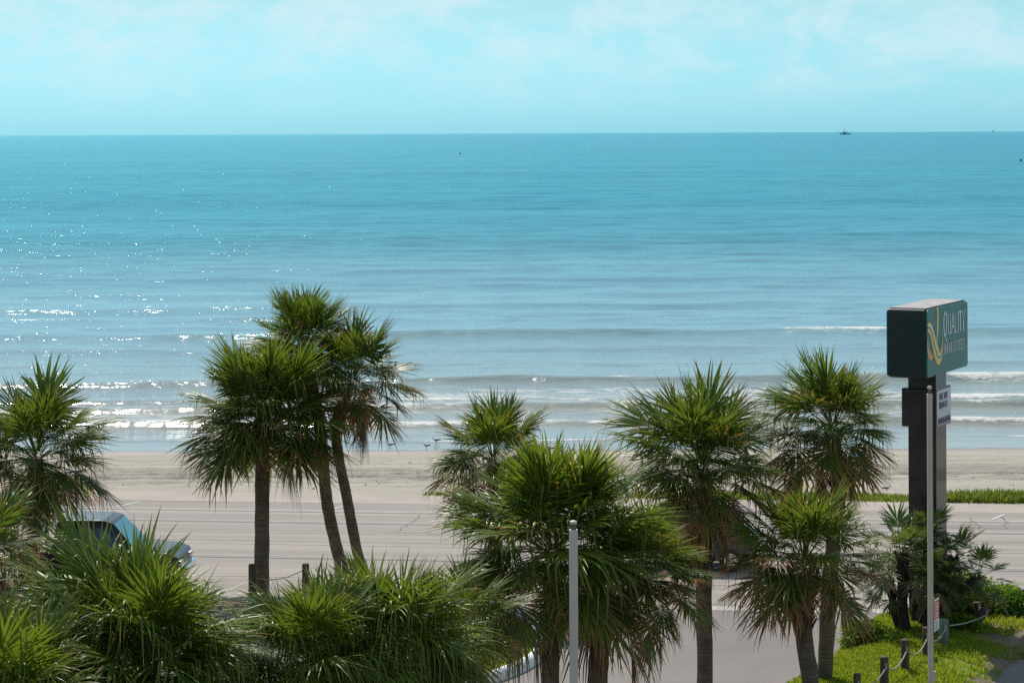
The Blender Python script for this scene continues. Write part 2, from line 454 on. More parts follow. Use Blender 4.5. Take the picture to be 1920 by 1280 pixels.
def mat_sea():
    t = NT("sea_water")
    co = t.n("ShaderNodeNewGeometry").outputs["Position"]
    sh, foam, lace, far = t.attr("shallow"), t.attr("foam"), t.attr("lace"), t.attr("far")
    patch = t.noise(0.012, 5, 0.6, vec=co, stretch=(0.25, 1, 1))
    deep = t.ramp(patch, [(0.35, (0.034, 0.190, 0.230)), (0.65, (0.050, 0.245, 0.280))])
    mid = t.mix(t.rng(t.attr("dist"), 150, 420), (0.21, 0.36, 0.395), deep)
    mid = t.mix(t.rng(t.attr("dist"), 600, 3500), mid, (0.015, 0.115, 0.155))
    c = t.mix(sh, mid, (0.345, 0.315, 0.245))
    w3 = t.noise(0.02, 11, 0.60, vec=co, stretch=(0.22, 1, 1))
    c = t.mix(t.rng(w3, 0.42, 0.60), t.mix(0.30, c, (0.0, 0.03, 0.05)), c)
    w1 = t.noise(0.55, 4, 0.55, vec=co, stretch=(0.32, 1.25, 1), dist=0.4)
    w2 = t.noise(2.6, 3, 0.6, vec=co, stretch=(0.36, 1.2, 1))
    b = t.bump(w3, t.math('ADD', 0.25, t.math('MULTIPLY', far, 0.75)), 2.6)
    film = t.rng(t.attr("dist"), 104, 122, 0.18, 1.0)
    b = t.bump(w1, t.math('MULTIPLY', film, 0.9), 0.205, b)
    b = t.bump(w2, t.math('MULTIPLY', film, 1.0), 0.052, b)
    ro = t.math('ADD', 0.11, t.math('MULTIPLY', far, 0.04))
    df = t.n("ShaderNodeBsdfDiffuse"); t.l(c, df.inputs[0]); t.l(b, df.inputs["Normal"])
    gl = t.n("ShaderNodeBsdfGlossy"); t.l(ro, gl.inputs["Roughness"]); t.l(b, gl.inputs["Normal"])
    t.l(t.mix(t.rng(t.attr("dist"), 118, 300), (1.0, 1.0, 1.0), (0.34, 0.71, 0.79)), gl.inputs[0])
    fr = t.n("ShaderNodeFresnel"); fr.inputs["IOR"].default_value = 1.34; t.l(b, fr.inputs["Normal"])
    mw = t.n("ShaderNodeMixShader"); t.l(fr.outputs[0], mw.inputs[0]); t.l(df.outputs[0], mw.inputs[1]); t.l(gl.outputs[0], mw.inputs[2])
    water = mw.outputs[0]
    l1 = t.noise(1.1, 6, 0.72, vec=co, stretch=(0.45, 1.3, 1), dist=1.2)
    l2 = t.noise(5.0, 4, 0.7, vec=co, stretch=(0.7, 1.2, 1))
    lf = t.rng(t.math('ADD', t.math('MULTIPLY', t.math('ADD', l1, t.math('MULTIPLY', l2, 0.35)), 1.0), t.math('MULTIPLY', lace, 0.42)), 0.98, 1.12)
    ff = t.rng(t.math('MULTIPLY', foam, t.math('ADD', -0.15, t.math('MULTIPLY', l2, 2.3))), 0.40, 0.75)
    fm = t.math('MAXIMUM', t.math('MULTIPLY', lf, t.math('MULTIPLY', lace, 0.9, True)), ff, True)
    fo = t.bsdf(t.mix(l2, (0.48, 0.45, 0.40), (0.80, 0.79, 0.77)), 0.8, 0, 0.3, t.bump(l2, 0.8, 0.1))
    ms = t.n("ShaderNodeMixShader")
    t.l(fm, ms.inputs[0]); t.l(water, ms.inputs[1]); t.l(fo, ms.inputs[2])
    return t.done(ms.outputs[0])
M['sea'] = mat_sea()

# ------------------------------------------------------------------ the setting
ROAD_SLOPE = -0.12
ROAD_NEAR, ROAD_FAR = 60.9, 78.8          # at x = 0
def road_y(y0, x): return y0 + ROAD_SLOPE * x

def beach():
    xs = np.concatenate([np.linspace(-900, -42, 30), np.linspace(-40, 40, 560), np.linspace(42, 900, 30)])
    ys = np.concatenate([np.linspace(-120, 60, 12), np.linspace(62, 76, 12), np.linspace(76.3, 105, 230), np.linspace(106, 260, 40)])
    X, Y = np.meshgrid(xs, ys)
    t = np.clip((Y - 80.5) / (102 - 80.5), 0, 9)
    Z = -1.5 * t ** 1.05
    Z = np.where(Y < 80.5, -0.03, Z - 0.03)
    on = np.clip((Y - (ROAD_FAR + 0.8 + ROAD_SLOPE * X)) / 1.5, 0, 1) * np.clip((104 - Y) / 5, 0, 1)
    Z = Z + on * (fbm2(X * 0.35 + 90, Y * 0.9 + 50, 3) - 0.5) * 0.14
    Z = Z + on * (fbm2(X * 1.6 + 90, Y * 2.5 + 50, 9) - 0.5) * 0.07
    zone = np.exp(-((Y - 86.8) / 3.2) ** 2)
    Z = Z - on * zone * 0.10 * np.clip(fbm2(X * 2.2 + 190, Y * 2.6 + 50, 19, 2) - 0.55, 0, 1) * 2
    Z = Z + 0.10 * (fbm2(X * 0.09 + 33, Y * 0.02 + 8, 29, 3) - 0.5) * np.clip((Y - 94) / 5, 0, 1) * np.clip((112 - Y) / 5, 0, 1)
    track = np.zeros_like(X)
    for yc, wd, a in ((86.3, 0.33, 1.0), (87.9, 0.33, 0.85), (89.0, 0.4, 1.0), (90.6, 0.25, 0.55), (93.2, 0.3, 0.25), (84.2, 0.25, 0.35), (95.9, 0.22, 0.22)):
        yy = yc + 0.012 * X + 0.35 * (fbm2(X * 0.05 + 30, X * 0 + yc, 21) - 0.5)
        p = np.exp(-((Y - yy) / wd) ** 2)
        tread = 0.5 + 0.5 * np.sign(np.sin(X * 7.5 + 3 * fbm2(X * .3 + 50, Y + yc, 5)))
        track = np.maximum(track, p * a)
        track = np.maximum(track, 0.0)
        Z = Z - p * a * 0.11 * (0.55 + 0.45 * tread) + a * 0.08 * np.exp(-((Y - yy - wd * 1.7) / (wd * .6)) ** 2)
    track = np.maximum(track, on * zone * np.clip((fbm2(X * 2.2 + 190, Y * 2.6 + 50, 19, 2) - 0.50) * 4, 0, 0.7))
    wet = np.clip((Y - 97.5 - 1.2 * fbm2(X * .12 + 40, Y * 0, 4)) / 3.2, 0, 1)
    o = link("beach_sand", grid_mesh("beach_sand", X, Y, Z, {"track": track, "wet": wet}), M['sand'])
    setp(o, kind="structure")
beach()

def sheet(name, poly, z, mat, nx=2, origin=None):
    """flat polygon sheet"""
    me = bpy.data.meshes.new(name)
    me.from_pydata([(x, y, z) for x, y in poly], [], [tuple(range(len(poly)))])
    o = link(name, me, mat)
    return setp(o, kind="structure")

sheet("parking_lot", [(-300, -120), (300, -120), (300, road_y(ROAD_NEAR, 300) - 0.0), (-300, road_y(ROAD_NEAR, -300))], 0.0, M['lot'])

def road():
    root_rot = math.atan(ROAD_SLOPE)
    def strip(name, y0, y1, z, mat, x0=-420, x1=420, parent=None):
        c = math.cos(root_rot)
        me = bpy.data.meshes.new(name)
        me.from_pydata([(x0, y0 * c, z), (x1, y0 * c, z), (x1, y1 * c, z), (x0, y1 * c, z)], [], [(0, 1, 2, 3)])
        o = link(name, me, mat)
        o.rotation_euler = (0, 0, root_rot)
        return o
    rd = setp(strip("road", ROAD_NEAR + 0.45, ROAD_FAR, 0.008, M['road']), kind="structure")
    setp(strip("gutter", ROAD_NEAR - 0.12, ROAD_NEAR + 0.45, 0.004, M['concrete']), kind="structure")
    setp(strip("road_shoulder", ROAD_FAR - 1.9, ROAD_FAR + 0.05, 0.012, simple("pink_concrete", (0.36, 0.305, 0.262), 0.9, var=0.1, scale=0.7, bump=0.3)), kind="structure")
    for i, (y, wd, m, nm) in enumerate(((75.25, 0.07, 'line_white', 'lane_line'), (75.05, 0.08, 'seam', 'tar_seam'), (73.15, 0.06, 'line_white', 'lane_line'), (72.95, 0.07, 'seam', 'tar_seam'),
                                        (71.15, 0.10, 'line_yellow', 'lane_line'), (69.75, 0.08, 'line_yellow', 'lane_line'),
                                        (69.15, 0.05, 'line_white', 'lane_line'), (67.2, 0.07, 'line_white', 'lane_line'), (66.9, 0.05, 'seam', 'tar_seam'), (64.1, 0.06, 'line_white', 'lane_line'))):
        o = strip(nm, y - wd / 2, y + wd / 2, 0.013 + 0.0005 * i, M[m])
        o.parent = rd; o.rotation_euler = (0, 0, 0)
    # parking stall marks on the far side
    c = math.cos(root_rot)
    for k in range(-5, 6):
        x0 = -8.1 + 6.85 * k
        me = bpy.data.meshes.new("stall_mark")
        y0, y1 = 75.4 * c, 76.6 * c
        me.from_pydata([(x0, y0, .019), (x0 + .11, y0, .019), (x0 + .62, y1, .019), (x0 + .51, y1, .019)], [], [(0, 1, 2, 3)])
        o = link("stall_mark", me, M['line_white'], rd)
road()

def cracks():
    r = random.Random(21)
    rd = bpy.data.objects["road"]
    c = math.cos(math.atan(ROAD_SLOPE))
    for k in range(11):
        x, y = r.uniform(-18, 18), r.uniform(61.6, 76.0) * c
        pts, along = [(x, y)], r.random() < .5
        for i in range(r.randint(6, 14)):
            x += r.uniform(.15, .5) if along else r.uniform(-.12, .12)
            y += r.uniform(-.05, .05) if along else r.uniform(.12, .3)
            if y > 76.4 * c: break
            pts.append((x, y))
        if len(pts) < 2: continue
        m = MB()
        for i in range(len(pts) - 1):
            (x0, y0), (x1, y1) = pts[i], pts[i + 1]
            L = math.hypot(x1 - x0, y1 - y0); nx, ny = -(y1 - y0) / L, (x1 - x0) / L
            wd = r.uniform(.006, .016)
            m.add([(x0 - nx * wd, y0 - ny * wd, .0195), (x1 - nx * wd, y1 - ny * wd, .0195), (x1 + nx * wd, y1 + ny * wd, .0195), (x0 + nx * wd, y0 + ny * wd, .0195)], [(0, 1, 2, 3)])
        m.build("road_crack", M['seam'], rd)
cracks()

# ---- the sea
def sea():
    rows = [99.0]
    while rows[-1] < 138: rows.append(rows[-1] + 0.20)
    while rows[-1] < 1500: rows.append(rows[-1] + max(0.26, rows[-1] * 0.0024))
    step = rows[-1] * 0.004
    while rows[-1] < 15500:
        rows.append(rows[-1] + step); step *= 1.03
    rows = np.array(rows)
    th = np.concatenate([np.linspace(-64, -14.5, 50)[:-1], np.linspace(-14.5, 14.5, 600), np.linspace(14.5, 64, 50)[1:]])
    D, T = np.meshgrid(rows, np.radians(th), indexing='ij')
    X, Y = D * np.tan(T), D
    r2 = X ** 2 + Y ** 2
    Z = SEA_Z - r2 / (2 * EARTH)
    foam = np.zeros_like(X); lace = np.zeros_like(X)
    # breakers: distance, height, front width, back width, crest slope, foam spans [(x0,x1,strength)]
    W = [
        (105.3, 0.035, 0.25, 0.8, 0.006, [(-60, 60, 0.55)]),
        (110.9, 0.24, 0.45, 1.4, 0.028, [(-60, 1, 0.95), (1, 14, 0.8), (14, 60, 0.75)]),
        (116.8, 0.26, 0.5, 1.6, 0.012, [(-22, -17, 0.35), (-9, 1.5, 0.85), (3, 9, 0.8), (10, 17, .6), (19, 60, 0.5)]),
        (120.6, 0.20, 0.5, 1.6, 0.05, [(19, 60, 1.0), (-8, 0, .6), (4, 9.5, 0.85)]),
        (128.2, 0.42, 0.62, 2.4, 0.045, [(21.6, 60, 1.0), (2.5, 9.5, .6), (-60, -31, .8)]),
        (158.3, 0.30, 0.8, 3.2, 0.03, [(15.0, 27.0, 0.85)]),
        (147.5, 0.10, 0.9, 3.0, 0.02, []),
        (138.5, 0.10, 0.9, 3.0, -0.01, []),
        (170.5, 0.10, 1.0, 3.5, 0.01, []),
        (182.5, 0.15, 1.0, 3.8, 0.015, []),
        (197.0, 0.12, 1.2, 4.0, 0.02, []),
        (219.0, 0.10, 1.3, 4.5, 0.0, []),
        (241.0, 0.12, 1.4, 5.0, 0.02, []),
        (272.0, 0.14, 1.6, 5.5, -0.01, []),
        (306.0, 0.12, 1.8, 6.0, 0.01, []),
    ]
    for i, (y0, A, wf, wb, sl_, spans) in enumerate(W):
        sel = np.abs(D[:, 0] - y0) < 60
        x, y = X[sel], Y[sel]
        k = y0 / 120.0
        yc = y0 + sl_ * x + 2.2 * k * (fbm2(x * 0.035 / k + 60, x * 0 + i * 7, 31 + i) - 0.5) * 2 + 0.5 * (fbm2(x * 0.5 + 60, x * 0 + i, 51 + i) - 0.5)
        a = A * (0.25 + 1.5 * np.clip(fbm2(x * 0.045 / k + 80, x * 0 + i * 3, 71 + i, 3) - 0.12, 0, 1))
        s = y - yc
        prof = np.where(s < 0, np.exp(-(s / wf) ** 2), np.exp(-(s / wb) ** 2))
        Z[sel] += a * prof
        trough = np.exp(-((s + 2.2 * wf) / (1.2 * wf)) ** 2)
        Z[sel] -= 0.25 * a * trough
        for x0, x1, st in spans:
            m = np.clip((x - x0) / 3.0, 0, 1) ** 1.5 * np.clip((x1 - x) / 3.0, 0, 1) ** 1.5
            rag = np.clip(3.0 * fbm2(x * 0.35 + 99, y * 0.5 + 33, 91 + i, 5) - 0.45, 0.22, 1.5)
            body = np.where(s < 0, np.exp(-(s / (wf * 0.95)) ** 2), np.exp(-(s / (wb * 0.22)) ** 2))
            foam[sel] = np.maximum(foam[sel], st * m * body * rag)
            if A > 0.1:
                tail = np.where(s > 0, np.exp(-(s / (wb * 2.4)) ** 2), np.exp(-(s / (wf * 3)) ** 2))
                lace[sel] = np.maximum(lace[sel], st * m * tail * 0.9)
    surf = np.clip((Y - 107) / 4, 0, 1) * np.clip((134 - Y) / 9, 0, 1)
    lace = np.maximum(lace, surf * np.clip(1.9 * fbm2(X * 0.06 + 44, Y * 0.14 + 12, 61) - 0.60, 0, 0.8))
    # open-water swell
    dy = np.maximum(0.26, Y * 0.0024)
    calm = np.clip((Y - 108) / 60, 0.12, 1)
    for i, (lam, A) in enumerate(((1.7, 0.10), (3.6, 0.22), (7.5, 0.34), (16.0, 0.17), (38.0, 0.16))):
        fade = np.clip(lam / (3.0 * dy) - 0.5, 0, 1)
        cmix = calm if lam < 10 else np.clip((Y - 135) / 90, 0, 1)
        n_ = fbm2(X / (lam * 1.7) + 120 + i * 31, Y / (lam * 0.62) + 37 * i, 300 + 9 * i, 2) - 0.5
        gust = 0.55 + 0.9 * fbm2(X * 0.004 + 40, Y * 0.02 + i, 401 + i, 3)
        Z += fade * cmix * A * n_ * gust
    shallow = np.clip(1.0 - (Y - 104) / 60.0, 0, 1) ** 1.2
    far = np.clip((Y - 140) / 900, 0, 1) ** 0.5
    o = link("sea", grid_mesh("sea", X, Y, Z, {"foam": foam, "lace": lace, "shallow": shallow, "far": far, "dist": Y}), M['sea'])
    setp(o, kind="structure")
sea()

# ------------------------------------------------------------------ grass beds
def inpoly(x, y, poly):
    ins = np.zeros(x.shape, bool)
    n = len(poly)
    for i in range(n):
        x1, y1 = poly[i]; x2, y2 = poly[(i + 1) % n]
        c = ((y1 > y) != (y2 > y)) & (x < (x2 - x1) * (y - y1) / (y2 - y1 + 1e-12) + x1)
        ins ^= c
    return ins

def edge_dist(x, y, poly):
    d = np.full(x.shape, 1e9)
    n = len(poly)
    for i in range(n):
        ax, ay = poly[i]; bx, by = poly[(i + 1) % n]
        vx, vy = bx - ax, by - ay
        t = np.clip(((x - ax) * vx + (y - ay) * vy) / (vx * vx + vy * vy + 1e-9), 0, 1)
        d = np.minimum(d, np.hypot(x - ax - t * vx, y - ay - t * vy))
    return d

def bed(name, poly, height, dryf, step=0.22):
    """low mound inside a polygon: returns a height function"""
    xs = [p[0] for p in poly]; ys = [p[1] for p in poly]
    X, Y = np.meshgrid(np.arange(min(xs) - step, max(xs) + step, step), np.arange(min(ys) - step, max(ys) + step, step))
    def hz(x, y):
        x, y = np.asarray(x, float), np.asarray(y, float)
        e = np.where(inpoly(x, y, poly), edge_dist(x, y, poly), -0.2)
        return np.where(e > 0, 0.03 + height * (1 - np.exp(-e / 0.9)) + 0.10 * height * (fbm2(x * 0.8 + 50, y * 0.8 + 50, 13) - 0.5), -0.12)
    me = grid_mesh(name, X, Y, hz(X, Y), {"dry": dryf(X, Y)})
    o = setp(link(name, me, M['turf']), kind="structure")
    return hz

def blades(name, label, poly, hz, n, h, mat, density=None, seed=1, wd=0.012, keep=None):
    r = np.random.RandomState(seed)
    xs = [p[0] for p in poly]; ys = [p[1] for p in poly]
    x = r.uniform(min(xs), max(xs), n * 3); y = r.uniform(min(ys), max(ys), n * 3)
    ok = inpoly(x, y, poly)
    if keep is not None: ok &= r.rand(len(x)) < keep(x, y)
    x, y = x[ok][:n], y[ok][:n]
    z = hz(x, y)
    m = len(x)
    a = r.uniform(0, 2 * np.pi, m); L = h * r.uniform(0.5, 1.3, m); lean = r.uniform(0.1, 0.8, m) * L
    b = r.uniform(0, 2 * np.pi, m)
    dx, dy = np.cos(a) * wd * r.uniform(.6, 1.5, m), np.sin(a) * wd
    tx, ty = x + np.cos(b) * lean, y + np.sin(b) * lean
    mx, my = x + np.cos(b) * lean * .35, y + np.sin(b) * lean * .35
    P = np.stack([np.stack([x - dx, y - dy, z - .01], -1), np.stack([x + dx, y + dy, z - .01], -1),
                  np.stack([mx + dx * .8, my + dy * .8, z + L * .6], -1), np.stack([mx - dx * .8, my - dy * .8, z + L * .6], -1),
                  np.stack([tx, ty, z + L], -1)], 1).reshape(-1, 3)
    base = np.arange(m) * 5
    f = [(i, i + 1, i + 2, i + 3) for i in base] + [(i + 3, i + 2, i + 4) for i in base]
    me = bpy.data.meshes.new(name)
    me.from_pydata(P.tolist(), [], f)
    at_ = me.attributes.new("rnd", 'FLOAT', 'POINT')
    at_.data.foreach_set("value", np.repeat(r.rand(m), 5).astype(np.float32))
    o = link(name, me, mat)
    setp(o, label, "grass", kind="stuff")
    return o

# right-hand mound with the pylon sign
RB = [tuple(gnd(px, py)[:2]) for px, py in ((1470, 1292), (1528, 1256), (1566, 1233), (1586, 1208), (1606, 1186), (1648, 1158), (1700, 1150), (1800, 1152), (1990, 1160))]
RB += [(15.5, 52.0), (12.6, 53.6)] + [tuple(gnd(px, py)[:2]) for px, py in ((1912, 1236), (1880, 1262), (1856, 1290))] + [(9.6, 49.5), (6.3, 47.5), (5.2, 49.5)]
def dry_r(X, Y):
    u = 960 + FPX * X / Y
    return np.clip((u - 1690) / 160, 0, 1) * 0.62 + 0.02
hz_r = bed("grass_mound", RB, 0.34, dry_r)
blades("grass", "bright green lawn grass on the mound below the pylon sign", RB, hz_r, 52000, 0.085, M['grass'], seed=2, wd=0.014,
       keep=lambda x, y: np.clip(1.1 - dry_r(x, y) * 1.1 - 0.5 * (fbm2(x * 1.1 + 50, y * 1.1 + 50, 17) > 0.55) * (960 + FPX * x / y > 1730), 0, 1))
sheet("concrete_path", [(9.9, 47), (30, 47), (30, 56.5), (13.4, 55.6)], 0.012, M['concrete'])

# left-hand bed behind the near palms
LB = [(-3.6, 59.6), (0.1, 59.6), (0.55, 57.0), (0.5, 54.6), (-0.35, 52.7), (-1.6, 51.0), (-4, 50.0), (-5.2, 52.0), (-4.4, 56)]
hz_l = bed("grass_bed", LB, 0.16, lambda X, Y: np.full_like(X, 0.25), 0.25)
blades("grass", "patch of short grass inside the curved white kerb", LB, hz_l, 14000, 0.09, M['grass'], seed=3, wd=0.014,
       keep=lambda x, y: np.clip(0.4 + (x + 4) / 4, 0.3, 1))
SB = [(-45, road_y(ROAD_NEAR - .35, -45)), (-0.6, road_y(ROAD_NEAR - .35, -0.6)), (-0.6, road_y(ROAD_NEAR - 1.7, -0.6)), (-45, road_y(ROAD_NEAR - 1.7, -45))]
bed("planting_strip", SB, 0.12, lambda X, Y: np.full_like(X, 0.72), 0.4)
# far side verge, low grass next to the sand
def verge():
    pts_f, pts_n = [], []
    for i in range(60):
        x = -3.0 + i * 0.62
        wd = 0.15 + 1.15 * min(1, (x + 3.0) / 3.5) + 0.25 * math.sin(x * 1.3) * min(1, (x + 3) / 4)
        pts_n.append((x, road_y(ROAD_FAR + 0.02, x))); pts_f.append((x, road_y(ROAD_FAR + 0.02, x) + wd))
    poly = pts_n + pts_f[::-1]
    hz = bed("verge", poly, 0.07, lambda X, Y: np.full_like(X, 0.15), 0.2)
    blades("grass", "low green grass verge between the road and the sand", poly, hz, 20000, 0.10, M['verge'], seed=4, wd=0.016)
    p2 = [(x, y) for x, y in poly if x > 13.0]
    blades("grass", "taller green dune plants on the verge right of the pylon sign", p2, hz, 9000, 0.24, M['verge'], seed=5, wd=0.02)
verge()

# kerbs
def kerb(name, label, pts, wdt, hgt, mat, rounded=False):
    m = MB()
    pts = [Vector(p) for p in pts]
    prof = [(-wdt / 2, -0.05), (-wdt / 2, hgt * .75), (-wdt * .3, hgt), (wdt * .3, hgt), (wdt / 2, hgt * .75), (wdt / 2, -0.05)]
    if rounded:
        prof = [(-wdt / 2, -0.04)] + [(-math.cos(math.pi * k / 8) * wdt / 2, 0.04 + math.sin(math.pi * k / 8) * (hgt - 0.04)) for k in range(9)] + [(wdt / 2, -0.04)]
    vs, fs, n = [], [], len(prof)
    for i, p in enumerate(pts):
        t = (pts[min(i + 1, len(pts) - 1)] - pts[max(i - 1, 0)]); t.z = 0; t.normalize()
        s = Vector((t.y, -t.x, 0))
        vs += [p + s * a + Vector((0, 0, b)) for a, b in prof]
    for i in range(len(pts) - 1):
        for k in range(n - 1):
            fs.append((i * n + k, (i + 1) * n + k, (i + 1) * n + k + 1, i * n + k + 1))
    fs.append(tuple(range(n))); fs.append(tuple((len(pts) - 1) * n + k for k in range(n)))
    m.add(vs, fs)
    o = m.build(name, mat, smooth=rounded)
    return setp(o, label, "kerb")

def spline(pts, n=8):
    pts = [Vector(p) for p in pts]
    out = []
    for i in range(len(pts) - 1):
        p0, p1, p2, p3 = pts[max(i - 1, 0)], pts[i], pts[i + 1], pts[min(i + 2, len(pts) - 1)]
        for k in range(n):
            t = k / n
            out.append(0.5 * ((2 * p1) + (p2 - p0) * t + (2 * p0 - 5 * p1 + 4 * p2 - p3) * t * t + (3 * p1 - p0 - 3 * p2 + p3) * t ** 3))
    out.append(pts[-1])
    return out

kerb("white_kerb", "rounded white painted kerb curving round the grass patch beside the driveway",
     spline([(-6.0, 49.85, 0), (-4, 49.9, 0), (-1.7, 50.9, 0), (-0.42, 52.55, 0), (0.42, 54.3, 0), (0.62, 56.4, 0), (0.35, 58.6, 0), (-0.2, 60.0, 0)], 10), 0.28, 0.26, M['kerb_white'], True)
kerb("kerb", "grey concrete kerb along the road behind the left palms", [(x, road_y(ROAD_NEAR - .22, x), 0) for x in (-60, -30, -15, -5, -0.4)], 0.18, 0.14, M['concrete'])
kerb("kerb", "grey concrete kerb between the road and the pylon mound", [(x, road_y(ROAD_NEAR - .22, x), 0) for x in (9.4, 15, 30, 60)], 0.18, 0.14, M['concrete'])

# seaweed and driftwood scraps on the sand
def debris():
    r = np.random.RandomState(11)
    m = MB()
    for i in range(380):
        x = r.uniform(-26, 26); y = r.choice([r.uniform(80.5, 84.5), r.uniform(84, 97)])
        t = max(0, (y - 80.5) / 21.5)
        z = -1.5 * t ** 1.05 - 0.01
        L = r.uniform(0.015, 0.06) * (2.5 if r.rand() < .05 else 1); a = r.uniform(-0.5, 0.5)
        c, s = math.cos(a), math.sin(a)
        wd = L * r.uniform(.1, .4)
        pts = [(-L, 0), (-L * .3, wd), (L * .5, wd * .7), (L, 0), (L * .3, -wd), (-L * .5, -wd * .8)]
        vs = [(x + c * u - s * v, y + s * u + c * v, z) for u, v in pts] + [(x, y, z + r.uniform(.01, .04))]
        m.add(vs, [(k, (k + 1) % 6, 6) for k in range(6)])
    o = m.build("seaweed", M['weed'])
    setp(o, "dark scraps of dry seaweed strewn over the beach sand", "seaweed", kind="stuff")
debris()

# ------------------------------------------------------------------ palms
def frond_mesh(name, elev, seed, Lp=0.75, L=1.0, nseg=54, span=112, spread=0.13, droop=0.35, curl=0.35, fold=0.15, bend=0.5, stiff=False, petw=0.016):
    """one costapalmate fan leaf: petiole leaving the origin towards +X at an elevation, blade of folded segments"""
    r = random.Random(seed)
    V, F, tip, seg = [], [], [], []
    # petiole
    e = R(elev); p = Vector((0, 0, 0)); pts = [p.copy()]; n = 5
    for i in range(n):
        d = Vector((math.cos(e), 0, math.sin(e)))
        p = p + d * (Lp / n); pts.append(p.copy())
        e -= bend * (0.5 + math.cos(e) * 0.5) / n
    rw = [petw * 1.7, petw * 1.2, petw, petw * .9, petw * .8, petw * .7]
    for i, q in enumerate(pts):
        d = (pts[min(i + 1, n)] - pts[max(i - 1, 0)]).normalized()
        N = Vector((-d.z, 0, d.x))
        for (a, b) in ((-1, .25), (0, -.5), (1, .25)):
            V.append(q + Vector((0, 1, 0)) * a * rw[i] + N * b * rw[i]); tip.append(-0.4); seg.append(0.5)
    for i in range(n):
        for k in range(3):
            k2 = (k + 1) % 3
            F.append((i * 3 + k, i * 3 + k2, (i + 1) * 3 + k2, (i + 1) * 3 + k))
    # costa and blade frame
    roll = r.uniform(-0.35, 0.35)
    T = Vector((math.cos(e), 0, math.sin(e))); N = Vector((-math.sin(e), 0, math.cos(e))); Sd = Vector((0, 1, 0))
    Sd, N = Sd * math.cos(roll) + N * math.sin(roll), N * math.cos(roll) - Sd * math.sin(roll)
    hub = pts[-1]; Lc = 0.30 * L
    da = 2 * R(span) / (nseg - 1)
    torn = r.uniform(-span, span) if r.random() < 0.55 else 999
    for j in range(nseg):
        if r.random() < 0.05 or abs(math.degrees(-R(span) + da * j) - torn) < 9: continue
        a = -R(span) + da * j + r.uniform(-.3, .3) * da
        c = max(0.0, 1 - abs(a) / R(span))
        ce = Lc * c
        base = hub + T * ce - N * (0.35 * ce * ce / Lc) * bend
        dirv = (T * math.cos(a * 0.93) + Sd * math.sin(a * 0.93) + N * (-fold * abs(math.sin(a)) + r.uniform(-spread, spread) - 0.30 * bend * c)).normalized()
        l = L * (0.66 + 0.24 * math.cos(a * .8)) * r.uniform(0.80, 1.12)
        wdir = (Sd * math.cos(a) - T * math.sin(a))
        up = dirv.cross(wdir).normalized()
        if up.dot(N) < 0: up = -up
        dr = droop * r.uniform(0.4, 1.5)
        brk = (r.random() < curl)
        kb = r.uniform(0.55, 0.8)
        sv = r.random()
        wmax = min(0.042, da * l * (0.29 if L > 1.05 else 0.34)) * r.uniform(.75, 1.1)
        st = (0.0, 0.26, 0.46, 0.64, 0.80, 0.92, 1.0)
        wds = (0.10, 0.82, 1.0, 0.80, 0.48, 0.22, 0.03)
        ax = r.uniform(-.16, .16)
        b0 = len(V)
        for t, wq in zip(st, wds):
            q = base + dirv * (l * t) + wdir * (ax * l * t * t)
            q = q + Vector((0, 0, -1)) * dr * l * (t ** 2.6) * (0.75 if elev > 60 else 1)
            if brk and t > kb:
                u = (t - kb) * l
                q = q + (Vector((0, 0, -1)) * 1.15 - dirv * 0.75) * u
            wv = wdir * (wmax * wq * (-1 if False else 1))
            fo = up * (wmax * wq * 0.55)
            V += [q - wv, q + fo, q + wv]
            tip += [t, t, t]; seg += [sv, sv, sv]
        for i in range(len(st) - 1):
            k = b0 + i * 3
            F += [(k, k + 1, k + 4, k + 3), (k + 1, k + 2, k + 5, k + 4)]
    me = bpy.data.meshes.new(name)
    me.from_pydata([tuple(v) for v in V], [], F)
    me.polygons.foreach_set("use_smooth", [True] * len(me.polygons))
    for nm, arr in (("tip", tip), ("seg", seg)):
        a_ = me.attributes.new(nm, 'FLOAT', 'POINT'); a_.data.foreach_set("value", np.array(arr, np.float32))
    return me

LIB = {}
CL = {  # class: elevation, droop, curl, fold, bend
    82: (0.05, 0.14, -0.02, 0.05), 66: (0.07, 0.20, 0.0, 0.10), 48: (0.09, 0.24, 0.0, 0.12), 30: (0.11, 0.28, 0.02, 0.18),
    12: (0.13, 0.30, 0.04, 0.26), -8: (0.13, 0.26, 0.05, 0.32), -30: (0.12, 0.20, 0.05, 0.35), -55: (0.10, 0.16, 0.1, 0.35)}
for e_, (dr_, cu_, fo_, be_) in CL.items():
    LIB[e_] = []
    for v_ in range(6):
        me_ = frond_mesh("frond", e_ + rng.uniform(-5, 5), 1000 + e_ * 7 + v_, Lp=rng.uniform(0.55, 0.85), droop=dr_ * rng.uniform(.8, 1.25), curl=cu_, fold=fo_ + rng.uniform(-.1, .15), bend=be_ * rng.uniform(.8, 1.2))
        me_.materials.append(M['palm']); LIB[e_].append(me_)
LIBN = {}
for e_, (dr_, cu_, fo_, be_) in CL.items():
    if e_ < -40: continue
    LIBN[e_] = []
    for v_ in range(5):
        me_ = frond_mesh("frond", e_ + rng.uniform(-6, 6), 3000 + e_ * 7 + v_, Lp=rng.uniform(0.45, 0.75), L=1.12, nseg=62, spread=0.20, droop=dr_ * rng.uniform(1.5, 3.2) + .05, curl=cu_ * 1.7, fold=fo_ + rng.uniform(-.15, .15), bend=be_ * rng.uniform(.7, 1.3))
        me_.materials.append(M['palm']); LIBN[e_].append(me_)
DEAD = []
for v_ in range(4):
    me_ = frond_mesh("dead_frond", -66 + 6 * v_, 5000 + v_, Lp=0.65, L=0.85, nseg=34, span=66, droop=0.5, curl=0.5, fold=0.8, bend=0.5)
    me_.materials.append(M['palm']); DEAD.append(me_)
SMALL = {}
